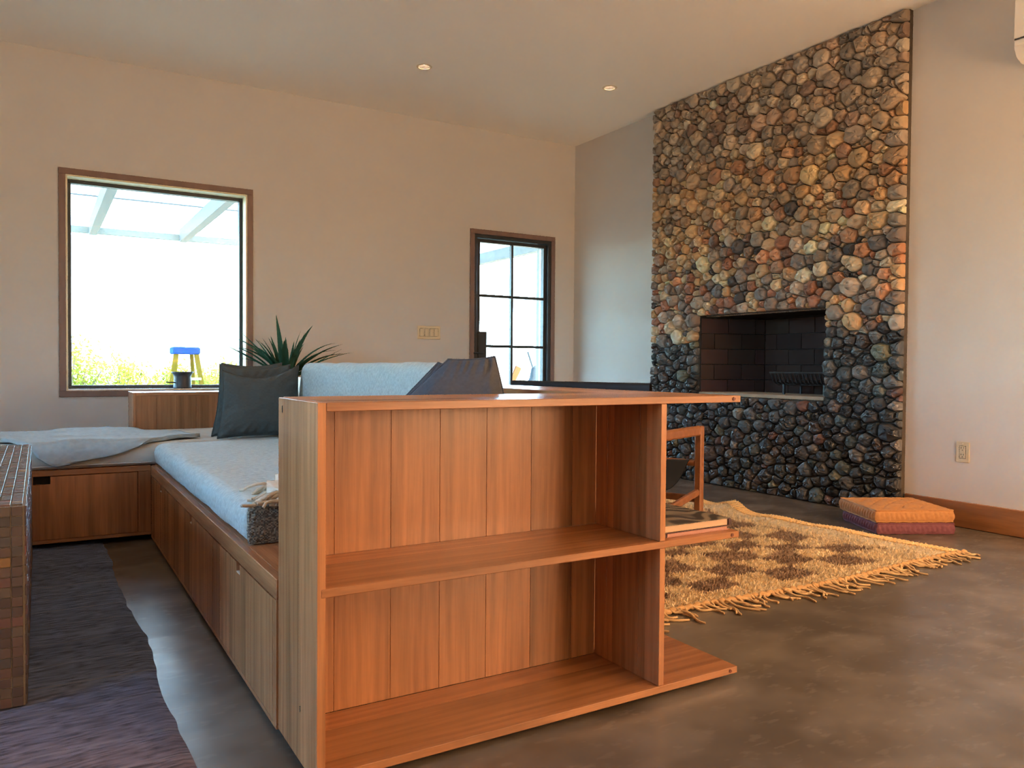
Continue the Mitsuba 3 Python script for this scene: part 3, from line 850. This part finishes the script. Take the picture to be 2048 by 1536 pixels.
# ------------------------------------------------------------------ dark runner
ru = thing('runner_rug', 'dark charcoal and plum flatweave runner with a wavy edge beside the tiled block', 'rug')
ny, nx = 1000, 44
ys = np.linspace(.9, 4.375, ny)
xr = .280 + .014 * (meshkit.noise(np.stack([ys * 2.2, ys * 0, ys * 0], 1), 3) - .5) * 2 + .004 * (meshkit.noise(np.stack([ys * 13, ys * 0, ys * 0], 1), 8) - .5) * 2
xr = xr - .02 * np.clip((ys - 3.9) / .5, 0, 1)
U = np.linspace(0, 1, nx)
Xg = -.62 + (xr[:, None] + .62) * U[None]
Yg = np.repeat(ys[:, None], nx, 1) + .006 * (meshkit.noise(np.stack([Xg * 3, ys[:, None] + Xg * 0, Xg * 0], -1), 2) - .5)
Zg = .0035 + .0022 * (.5 + .5 * np.sin(Yg * 2 * PI / .0125)) + .0012 * meshkit.noise(np.stack([Xg * 60, Yg * 160, Xg * 0], -1), 5)
Zg[:, -1] = .0005
m = sheet(np.stack([Xg, Yg, Zg], -1))
rowc = meshkit.fbm(np.stack([ys * 9, ys * 0, ys * 0], 1), 4, 6)
t = smooth01(2.6, 1.7, ys + .3 * (rowc - .5))[:, None, None]
basec = lin(84, 94, 114) * (1 - t) + lin(106, 90, 90) * t
vary = (.35 + 1.3 * meshkit.noise(np.stack([Xg * 40, Yg * 200, Xg * 0], -1), 9))[..., None]
col = basec * vary * (.75 + .5 * rowc)[:, None, None]
for yl in (3.55, 3.02, 2.62, 2.27, 2.02, 1.88, 2.45, 3.2, 3.36, 2.82):
    d = np.exp(-((Yg - yl - .006 * (meshkit.noise(np.stack([Xg * 4, Xg * 0 + yl * 7, Xg * 0], -1), 1) - .5)) / .004) ** 2)[..., None] * .28
    col = col * (1 - d) + lin(150, 145, 140) * d
part(ru, 'weave', m, 'flatweave', True, color=np.broadcast_to(col, Xg.shape + (3,)).reshape(-1, 3))

# ------------------------------------------------------------------ checkered shag rug
sh = thing('shag_rug', 'cream and brown checkered shag rug with a knotted fringe in front of the fireplace', 'rug')
RX0, RX1, RY0, RY1 = 1.74, 3.74, 2.085, 4.30
gx, gy = np.arange(RX0, RX1 + .001, .012), np.arange(RY0, RY1 + .001, .012)


def rug_xy(x, y):
    """The rug is not quite square: its right edge wavers."""
    s = (x - RX0) / (RX1 - RX0)
    dx = s * (.016 * np.sin(y * 5.1 + 1.0) - .05 * smooth01(2.2, 2.7, y) + .03 * np.exp(-((y - 3.46) / .10) ** 2) + .05 * np.exp(-((y - 2.1) / .12) ** 2))
    dy = .02 * np.sin(x * 4.0) * (1 - (y - RY0) / (RY1 - RY0))
    return x + dx, y + dy


def rug_z(x, y):
    s = smooth01(RX1 - .35, RX1, x)
    z = .012 + .010 * meshkit.fbm(np.stack([x * 4, y * 4, x * 0], -1), 2, 3)
    z += s * (.034 * np.exp(-((y - 3.44) / .10) ** 2) + .007 * (.5 + .5 * np.sin(y * 17)) * smooth01(2.3, 2.5, y))
    z += .018 * np.exp(-(((y - 2.62) + .35 * (x - 2.5)) / .03) ** 2) * smooth01(2.1, 2.4, x) * (1 - smooth01(3.0, 3.3, x))
    return z


def rug_col(x, y):
    wx = x + .055 * (meshkit.noise(np.stack([x * 5, y * 5, x * 0], -1), 4) - .5) * 2
    wy = y + .048 * (meshkit.noise(np.stack([x * 5, y * 5, x * 0 + 3], -1), 5) - .5) * 2
    i, j = np.floor((wx - 1.80) / .205), np.floor((wy - 2.15) / .160)
    dark = ((i + j) % 2 == 0) & (wx > 1.80) & (wx < 3.45) & (wy > 2.15) & (wy < 4.1)
    n = meshkit.fbm(np.stack([x * 60, y * 60, x * 0], -1), 3, 6)[..., None]
    cream = lin(222, 202, 166) * (.65 + .6 * n)
    brown = lin(146, 122, 102) * (.5 + .95 * n)
    return np.where(dark[..., None], brown, cream)


Xg, Yg = np.meshgrid(gx, gy, indexing='ij')
Xw, Yw = rug_xy(Xg, Yg)
Zg = rug_z(Xg, Yg) + .004 * meshkit.noise(np.stack([Xg * 90, Yg * 90, Xg * 0], -1), 2)
edge = np.minimum.reduce([Xg - gx[0], gx[-1] - Xg, Yg - gy[0], gy[-1] - Yg])
Zg = np.where(edge < .002, np.maximum(Zg - .012, .0015), Zg)
top = sheet(np.stack([Xw, Yw, Zg], -1))
low = sheet(np.stack([Xw, Yw, np.maximum(Zg - .012, .001)], -1))
low.invert()
colr = rug_col(Xg, Yg).reshape(-1, 3)
part(sh, 'backing', cat(top, low), 'pile', True, color=np.vstack([colr * .8, colr * .6]))
n_t = 62000
tx, ty = prng.uniform(RX0 + .01, RX1 - .02, n_t), prng.uniform(RY0 + .01, RY1 - .01, n_t)
keep = ~((tx > 3.5) & (prng.random(n_t) < .75))
tx, ty = tx[keep], ty[keep]
n_t = len(tx)
wx, wy = rug_xy(tx, ty)
wz = rug_z(tx, ty)
tc = rug_col(tx, ty) * prng.uniform(.75, 1.3, (n_t, 1))
ang = prng.uniform(0, 2 * PI, n_t)
ln = prng.uniform(.010, .018, n_t)
lean = np.stack([prng.normal(.2, .6, n_t), prng.normal(-.2, .6, n_t), np.ones(n_t)], 1)
lean /= np.linalg.norm(lean, axis=1, keepdims=True)
wd = np.stack([np.cos(ang), np.sin(ang), 0 * ang], 1) * .0032
b0 = np.stack([wx, wy, wz], 1)
tv = np.stack([b0 - wd, b0 + wd, b0 + lean * ln[:, None] + wd * .5, b0 + lean * ln[:, None] - wd * .5], 1).reshape(-1, 3)
q = np.arange(n_t)[:, None] * 4
tf = np.vstack([q + [0, 1, 2], q + [0, 2, 3]])
part(sh, 'pile', trimesh.Trimesh(tv, tf, process=False), 'pile', False, color=np.repeat(tc, 4, 0), kind='stuff')
part(sh, 'braid', tube([(*rug_xy(x, RY0 - .004), .014 + .004 * math.sin(x * 160)) for x in np.arange(RX0, RX1 + .02, .012)], .010, 7), 'pile', True,
     color=np.tile(lin(196, 156, 108), (len(np.arange(RX0, RX1 + .02, .012)) * 7 + 2, 1)), label='twisted tan edge')
for k in range(84):
    x = RX0 + .01 + k * (RX1 - RX0 - .02) / 83 + prng.uniform(-.006, .006)
    y0 = rug_xy(x, RY0 - .004)
    a = np.array([y0[0], y0[1], .014])
    L = prng.uniform(.06, .15)
    d = np.array([prng.normal(.25, .55), -1, 0])
    d /= np.linalg.norm(d)
    sd = np.array([-d[1], d[0], 0])
    ph, am = prng.uniform(0, 6), prng.uniform(.006, .026)
    pts = [a + d * L * s + sd * am * math.sin(ph + 6.5 * s) * s + np.array([0, 0, max(.0055, .014 - .012 * s * 2 + .006 * abs(math.sin(5 * s + ph)) * (s < .8)) - .014]) for s in np.linspace(0, 1, 9)]
    rad = np.linspace(.0052, .0040, 9)
    m = tube(pts, rad, 6)
    part(sh, 'tassel', m, 'pile', True, color=np.tile(lin(204, 172, 128) * prng.uniform(.75, 1.2), (len(m.vertices), 1)))
m = cat(*[tube([(*rug_xy(RX1 - .10, y), rug_z(np.array(RX1 - .1), np.array(y)) + .006), (*rug_xy(RX1 - .02, y), rug_z(np.array(RX1 - .02), np.array(y)) + .004), (*rug_xy(RX1 + .015, y + .005), .006)], .0055, 5) for y in np.arange(RY0 + .02, RY1, .022)])
part(sh, 'selvage', m, 'pile', True, color=np.tile(lin(226, 192, 138), (len(m.vertices), 1)), kind='stuff', label='ribbed yellow side edge')

# ------------------------------------------------------------------ floor cushions
def floor_cushion(label, c0, e1, e2, L1, L2, z0, h, bsdf, seed):
    e1, e2 = np.array([*e1, 0.0]), np.array([*e2, 0.0])
    hx, hy, hz = L1 / 2, L2 / 2, h / 2
    m, n = cube_grid(hx, hy, hz, .0042, .012)
    v = np.array(m.vertices)
    u, w = v[:, 0] / hx, v[:, 1] / hy
    top = np.clip(v[:, 2] / hz, 0, 1)
    puff = (1 - np.abs(u) ** 3) * (1 - np.abs(w) ** 3)
    tuft = np.zeros(len(v))
    for a in np.linspace(-.72, .72, 4):
        for b in np.linspace(-.72, .72, 4):
            tuft += np.exp(-(((u - a) * hx) ** 2 + ((w - b) * hy) ** 2) / .022 ** 2)
    q1, q2 = (v[:, 0] + v[:, 1]) / .105, (v[:, 0] - v[:, 1]) / .105
    crease = np.exp(-(np.abs(q1 - np.round(q1)) / .09) ** 2) + np.exp(-(np.abs(q2 - np.round(q2)) / .09) ** 2)
    dz = top * (puff * .018 - tuft * .008 - crease * .006 * puff)
    cz = np.clip(1 - (v[:, 2] / (hz - .006)) ** 2, 0, 1)
    per = np.where(np.abs(u) > np.abs(w), v[:, 1], v[:, 0])
    amp = np.where(np.abs(u) > np.abs(w), .0075, .0032)
    rib = amp * (2.0 * np.sqrt(np.abs(np.sin(PI * (per + .25 * v[:, 2]) / .027))) - 1.1)
    side = np.maximum(np.abs(n[:, 0]), np.abs(n[:, 1]))
    v = v + n * (side * cz * (rib + .004))[:, None]
    v[:, 2] += dz + .002 * (meshkit.fbm(v * 20, 2, seed) - .5) * top
    o = np.array([*c0, z0 + hz]) + e1 * hx + e2 * hy
    R = np.stack([e1, e2, [0, 0, 1]], 1)
    m.vertices = v @ R.T + o
    key = thing('floor_cushion', label, 'cushion', 'stacked floor cushions')
    part(key, 'cover', m, bsdf, True)
    for zz in (hz - .002, -hz + .004):
        c = np.array([[-hx, -hy], [hx, -hy], [hx, hy], [-hx, hy], [-hx, -hy]])
        pts = []
        for a, b in zip(c[:-1], c[1:]):
            for t in np.linspace(0, 1, 24)[:-1]:
                p = (a + (b - a) * t) * [1 - .004 / hx, 1 - .004 / hy]
                pts.append(np.array([*p, zz + .0012 * math.sin(t * 40)]))
        pts.append(pts[0])
        part(key, 'piping', tube(np.array(pts) @ R.T + o, .0042, 6, False), bsdf, True, label='corded edge')
    return key


f1 = np.array([.875, -.484])
f2 = np.array([.484, .875])
floor_cushion('flat plum floor cushion under the rust one on the concrete floor', (3.828, 2.584), f1, f2, .425, .40, .0012, .058, 'plum_cotton', 1)
g1 = np.array([.885, -.466])
g2 = np.array([.466, .885])
floor_cushion('flat rust-orange floor cushion lying on top of the plum one', (3.822, 2.588), g1, g2, .432, .41, .0625, .066, 'rust_cotton', 2)

# ------------------------------------------------------------------ books on the counter shelf
ZS = SZ[1][1]
b2 = thing('book', 'thin pinkish book lying under the marbled one on the counter shelf', 'book')
part(b2, 'cover', cat(box(1.445, 1.677, 1.592, 1.94, ZS + .0004, ZS + .0024, .0005), box(1.445, 1.677, 1.592, 1.94, ZS + .0102, ZS + .0122, .0005)), 'pink_cover')
part(b2, 'pages', box(1.449, 1.672, 1.594, 1.936, ZS + .0025, ZS + .0101, .0003), 'pink_cover')
part(b2, 'dark_band', box(1.425, 1.4448, 1.592, 1.94, ZS + .0006, ZS + .0095, .0005), 'book_spine', label='dark end of the thin book')
b1 = thing('book', 'large hardback with a dark marbled cover on the counter shelf', 'book')
z0 = ZS + .0126
part(b1, 'cover', cat(box(1.424, 1.671, 1.585, 1.955, z0 + .0205, z0 + .0232, .0006)), 'marbled_cover')
part(b1, 'back_board', box(1.424, 1.671, 1.585, 1.955, z0, z0 + .0027, .0006), 'book_spine')
part(b1, 'pages', box(1.426, 1.668, 1.589, 1.951, z0 + .0028, z0 + .0204, .0003), 'book_pages', label='cream page block')
sp = [(1.668, 0), (1.676, .001), (1.6795, .006), (1.6805, .0116), (1.6795, .0172), (1.676, .0222), (1.668, .0232)]
mm = m3.CrossSection([np.array(sp + [(1.6685, .0205), (1.6700, .0116), (1.6685, .0027)])], m3.FillRule.EvenOdd).extrude(.37).to_mesh()
sv = np.array(mm.vert_properties[:, :3])
ms = trimesh.Trimesh(np.stack([sv[:, 0], 1.585 + sv[:, 2], z0 + sv[:, 1]], 1), mm.tri_verts, process=False)
ms.invert()
part(b1, 'spine', ms, 'book_spine', label='dark rounded spine')

# ------------------------------------------------------------------ sling chair
ch = thing('sling_chair', 'teak-framed lounge chair with a black leather sling, seen from behind the counter', 'chair')
A = np.array([math.sin(math.radians(68)), math.cos(math.radians(68)), 0])
B = np.array([-math.sin(math.radians(21.5)), math.cos(math.radians(21.5)), 0])
F1 = np.array([2.826, 2.885, 0])
SP, DP = .76, .52
zf = .018


def cp3(a, b, z):
    return F1 - A * DP + A * a + B * b + np.array([0, 0, z])


for b in (0, SP):
    part(ch, 'leg', beam(cp3(DP, b, zf + .010), cp3(DP, b, .592), .038, .040, .006, tuple(A)), 'teak')
    part(ch, 'leg', beam(cp3(0, b, zf + .010), cp3(0, b, .560), .038, .040, .006, tuple(A)), 'teak')
    part(ch, 'arm', beam(cp3(-.08, b, .567), cp3(DP - .021, b, .569), .040, .046, .008), 'teak')
    part(ch, 'side_stretcher', beam(cp3(0.02, b, .20), cp3(DP - .019, b, .262), .026, .034, .006), 'teak')
part(ch, 'front_stretcher', beam(cp3(DP, .02, .225), cp3(DP, SP - .02, .225), .026, .034, .006), 'teak')
part(ch, 'seat_rail', tube([cp3(DP - .005, .02, .405), cp3(DP - .005, SP - .02, .405)], .016, 12), 'teak', 40)
part(ch, 'back_rail', tube([cp3(-.02, .03, .795), cp3(-.02, SP - .03, .795)], .013, 12), 'teak', 40)
for b in (.045, SP - .045):
    part(ch, 'back_post', beam(cp3(.03, b, .22), cp3(-.018, b, .782), .028, .034, .006, tuple(A)), 'teak')
prof = np.array([(.520, .392), (.526, .410), (.512, .424), (.485, .415), (.44, .372), (.38, .330), (.30, .302), (.20, .300), (.11, .325), (.05, .40), (.01, .55), (-.010, .70), (-.006, .79), (-.018, .815), (-.036, .806), (-.036, .77)])
tt = np.linspace(0, len(prof) - 1, 60)
pf = np.stack([np.interp(tt, np.arange(len(prof)), prof[:, k]) for k in (0, 1)], 1)
for _ in range(3):
    pf[1:-1] = (pf[:-2] + 2 * pf[1:-1] + pf[2:]) / 4
bs_ = np.linspace(.045, SP - .045, 14)
G = np.array([[cp3(a, b + (0 if z < .6 else (b - SP / 2) * .15), z - .012 * math.sin(PI * (b - .045) / (SP - .09)) * (z < .5)) for b in bs_] for a, z in pf])
s1, s2_ = sheet(G), sheet(G + np.array([0, 0, -.004]) + A * .001)
s2_.invert()
part(ch, 'sling', cat(s1, s2_), 'leather', True, label='black leather sling seat and back')

# ------------------------------------------------------------------ plates and appliance on the walls
sw = thing('light_switch', 'beige four-gang switch plate on the wall left of the glazed door', 'switch')
part(sw, 'plate', box(2.788, 3.004, YB - .006, YB - .0005, 1.112, 1.227, .003), 'ivory_plastic')
for k in range(4):
    x = 2.788 + .108 + (k - 1.5) * .046
    part(sw, 'rocker', box(x - .0165, x + .0165, YB - .010, YB - .0062, 1.136, 1.203, .0025), 'ivory_plastic')
    part(sw, 'rocker_gap', prism(rect(x - .0185, x + .0185, 1.134, 1.205).difference(rect(x - .0166, x + .0166, 1.1358, 1.2032)), .0008, 'y', YB - .0069), 'dark_void')
ou = thing('wall_outlet', 'beige duplex outlet plate low on the right wall', 'outlet')
oy, oz = 2.472, .4215
part(ou, 'plate', box(XW - .006, XW - .0005, oy - .038, oy + .038, oz - .058, oz + .058, .0028), 'ivory_plastic')
part(ou, 'insert', box(XW - .008, XW - .0062, oy - .0165, oy + .0165, oz - .034, oz + .034, .001), 'ivory_plastic')
part(ou, 'insert_gap', prism(rect(oy - .0185, oy + .0185, oz - .036, oz + .036).difference(rect(oy - .0166, oy + .0166, oz - .0341, oz + .0341)), .0007, 'x', XW - .0068), 'dark_void')
for s in (-1, 1):
    zc = oz + s * .0185
    for dy in (-.0065, .0065):
        part(ou, 'slot', box(XW - .0085, XW - .0078, oy + dy - .0016, oy + dy + .0016, zc + .001, zc + .0095, 0), 'dark_void')
    part(ou, 'slot', box(XW - .0085, XW - .0078, oy - .003, oy + .003, zc - .0105, zc - .0045, .0003), 'dark_void')
part(ou, 'screw', tube([(XW - .0085, oy, oz + .047), (XW - .0058, oy, oz + .047)], .0042, 12), 'screw', 40)

ac = thing('air_conditioner', 'white wall-mounted air conditioner at the upper right edge', 'air conditioner')
pr = [(XW - .001, 2.45), (XW - .001, 2.80), (4.235, 2.80), (4.222, 2.785), (4.216, 2.545), (4.222, 2.50), (4.245, 2.462), (4.29, 2.442), (4.36, 2.436)]
mm = m3.CrossSection([np.array(pr)[::-1]], m3.FillRule.EvenOdd).extrude(.84).to_mesh()
sv = np.array(mm.vert_properties[:, :3])
ma = trimesh.Trimesh(np.stack([sv[:, 0], 1.300 + sv[:, 2], sv[:, 1]], 1), mm.tri_verts, process=False)
ma.fix_normals()
part(ac, 'body', ma, 'white_plastic', 35)
part(ac, 'front_edge', box(4.2125, 4.2158, 1.305, 2.137, 2.538, 2.546, .001), 'pot_black', label='thin dark seam above the louver')
part(ac, 'louver', box(4.2145, 4.2215, 1.33, 2.137, 2.508, 2.536, .002), 'white_plastic')

for i, (x, y) in enumerate(cans[:2]):
    lab = ['recessed ceiling light with a dark baffle, nearer the window', 'recessed ceiling light with a dark baffle, nearer the fireplace'][i]
    k = thing('recessed_light', lab, 'ceiling light', 'recessed ceiling lights')
    part(k, 'baffle', lathe([(.0465, ZC + .001), (.0465, ZC + .09), (0, ZC + .09), (0, ZC + .086), (.0405, ZC + .086), (.0425, ZC + .001)], (x, y, 0), 32), 'dark_void', 40)
    part(k, 'trim', lathe([(.0420, ZC - .0005), (.0420, ZC - .003), (.0545, ZC - .0025), (.0560, ZC - .0005)], (x, y, 0), 32), 'ivory_plastic', 40)
    part(k, 'bulb', lathe([(.001, ZC + .014), (.010, ZC + .016), (.017, ZC + .026), (.020, ZC + .045), (.016, ZC + .07), (.001, ZC + .075)], (x, y, 0), 20), 'white_plastic', 40,
         emitter={'type': 'area', 'radiance': rgb(np.array(WARM) * [1, 1.12, 1.3] * BULB)}, label='glowing bulb')

# lamps of the room behind the camera
for x, y, rad in ((3.58, -3.1, LAMP), (3.55, -0.15, LAMP2)):
    k = thing('floor_lamp', 'floor lamp with a warm drum shade standing behind the camera' if y < -1 else 'floor lamp with a warm drum shade by the right wall', 'lamp')
    part(k, 'base', lathe([(0, .001), (.15, .001), (.15, .018), (.02, .024), (0, .024)], (x, y, 0), 28), 'lamp_metal', 40)
    part(k, 'pole', tube([(x, y, .02), (x, y, 1.05)], .011, 10), 'lamp_metal', 40)
    part(k, 'shade', lathe([(.26, 1.05), (.26, 1.55), (.002, 1.552), (.002, 1.048), (.26, 1.05)], (x, y, 0), 32), 'white_plastic', 40, emitter={'type': 'area', 'radiance': rgb(np.array(WARM) * rad)})

# ------------------------------------------------------------------ outside
struct('ground', box(-60, 90, YB + .22, 160, -.3, -.12, 0), 'desert', label='sunlit desert ground outside')
pg = thing('pergola', 'steel pergola with pale translucent roof sheets outside the window and door', 'pergola')
PZ = 2.45
for x in (-.46, .575, 1.60, 2.64, 3.68, 4.72, 5.85):
    part(pg, 'rafter', box(x - .045, x + .045, YB + .201, 10.95, PZ, PZ + .16, .004), 'beam_steel')
part(pg, 'fascia', box(-1.2, 5.90, 10.95, 11.0, PZ + .02, PZ + .10, .004), 'beam_pale')
part(pg, 'ledger', box(-1.2, 5.90, YB + .2005, YB + .25, PZ + .17, PZ + .28, .004), 'stucco')
y = YB + .26
while y < 11.0:
    part(pg, 'roof_sheet', box(-1.15, 5.88, y, y + .675, PZ + .166, PZ + .172, .001), 'roof_sheet')
    y += .69
for y in (7.87, 8.56, 9.25):
    part(pg, 'purlin', box(-1.15, 5.88, y - .012, y + .012, PZ + .155, PZ + .1655, .001), 'beam_steel')
for x in (-1.0, 5.85):
    part(pg, 'post', box(x - .05, x + .05, 10.86, 10.949, -.119, PZ + .15, .004), 'beam_steel')
tag(add('porch_pillar', box(4.295, 4.55, 6.62, 6.70, -.119, 2.60, .01), 'pillar_paint'), 'pale stucco pillar just outside the right side of the glazed door', 'pillar')

ld = thing('step_ladder', 'yellow stepladder with a blue top standing outside the window', 'ladder')
lx, ly = 1.335, 9.0
lz = -.119
HT = 1.06
part(ld, 'top_cap', box(lx - .135, lx + .135, ly - .13, ly + .13, HT - .075, HT, .012), 'ladder_blue')
for s in (-1, 1):
    part(ld, 'rail', beam((lx + s * .10, ly - .09, HT - .07), (lx + s * .235, ly - .38, lz + .01), .048, .026, .004), 'ladder_yellow')
    part(ld, 'rear_leg', beam((lx + s * .08, ly + .09, HT - .07), (lx + s * .20, ly + .38, lz + .01), .036, .022, .004), 'ladder_yellow')
for k in range(3):
    t = (k + 1) / 4
    w = .10 + .135 * t
    part(ld, 'step', box(lx - w, lx + w, ly - .09 - .29 * t - .04, ly - .09 - .29 * t + .04, HT - .07 - (HT - .07 - lz) * t, HT - .045 - (HT - .07 - lz) * t, .004), 'white_plastic')

tag(add('leaning_board', prism(sg.Polygon([(0, 0), (.05, .01), (.12, .12), (.165, .21), (.095, .245), (.04, .13)]), .025, 'y', 0), 'orange_paint'), 'tapering orange board propped up outside the glazed door', 'board')
scene['leaning_board']['to_world'] = T().translate([5.135, 8.6, .648])
cv = thing('covered_stand', 'grey-blue cloth cover on a thin pole outside the glazed door, beside the pillar', 'cover')
part(cv, 'cloth', lathe([(0.005, .90), (.05, .86), (.07, .75), (.12, .65), (.18, .52), (.20, -.10), (.18, -.118), (0.005, -.118)], (5.13, 8.0, 0), 24), 'tarp_grey', 60)
part(cv, 'pole', tube([(5.12, 8.0, .80), (5.02, 8.0, 1.06)], .012, 8), 'tarp_grey', 40)
part(cv, 'base', lathe([(0, -.119), (.22, -.119), (.22, -.09), (0, -.08)], (5.13, 8.0, 0), 24), 'tarp_grey', 40)
tag(add('low_stand', cat(box(5.07, 5.33, 8.5, 8.7, .625, .6475, .004), *[box(a, a + .03, b, b + .03, -.119, .625, .003) for a in (5.08, 5.29) for b in (8.51, 8.66)]), 'stucco'), 'low pale stand holding the orange board outside the glazed door', 'stand')

orng = np.random.default_rng(21)
bushes = [(.35, 13.4, 1.36, .75), (1.30, 15.6, 1.12, .75), (1.95, 13.4, .95, .6), (3.0, 16.2, 1.05, .8), (2.85, 14.0, .92, .5), (8.1, 14.7, .72, .5), (9.9, 16.0, .60, .5)]
BL_ = ['tallest sunlit yellow-green bush at the left corner of the window view', 'lower sunlit bush just right of the tallest one in the window view', 'sunlit bush behind the stepladder in the window view', 'farthest sunlit bush at the right end of the window view',
       'low sunlit bush in the window view just right of the stepladder', 'small sunlit bush seen low through the left panes of the glazed door', 'small sunlit bush seen low through the right panes of the glazed door']
for (x, y, top_, w), lb in zip(bushes, BL_):
    k = thing('bush', lb, 'bush', 'sunlit desert bushes outside')
    hgt = top_ + .119
    br = []
    tips = []
    for i in range(16):
        a = orng.uniform(0, 2 * PI)
        rr = orng.uniform(.1, 1) * w
        e = np.array([x + math.cos(a) * rr, y + math.sin(a) * rr, lz + hgt * orng.uniform(.55, 1.0) * (1 - .35 * (rr / w) ** 2)])
        b0 = np.array([x + math.cos(a) * .06, y + math.sin(a) * .06, lz])
        mid = (b0 + e) / 2 + [0, 0, .08]
        br.append(tube([b0, mid, e], [.018, .012, .005], 5))
        tips.append((b0, mid, e))
    part(k, 'branch', cat(*br), 'bush_wood', 40)
    L = 2600
    idx = orng.integers(0, 16, L)
    tq = orng.uniform(.35, 1.03, L)
    T0 = np.array([tips[i][0] for i in idx])
    T1 = np.array([tips[i][1] for i in idx])
    T2 = np.array([tips[i][2] for i in idx])
    c = T0 * ((1 - tq) ** 2)[:, None] + T1 * (2 * tq * (1 - tq))[:, None] + T2 * (tq ** 2)[:, None] + orng.normal(0, .075, (L, 3))
    c[:, 2] = np.maximum(c[:, 2], lz + .03)
    d1 = orng.normal(0, 1, (L, 3))
    d1 /= np.linalg.norm(d1, axis=1, keepdims=True)
    d2 = np.cross(d1, orng.normal(0, 1, (L, 3)))
    d2 /= np.linalg.norm(d2, axis=1, keepdims=True)
    s = orng.uniform(.022, .042, (L, 1))
    vv = np.stack([c - d1 * s, c + d2 * s * .45, c + d1 * s, c - d2 * s * .45], 1).reshape(-1, 3)
    q = np.arange(L)[:, None] * 4
    part(k, 'foliage', trimesh.Trimesh(vv, np.vstack([q + [0, 1, 2], q + [0, 2, 3]]), process=False), 'bush_leaf', kind='stuff')
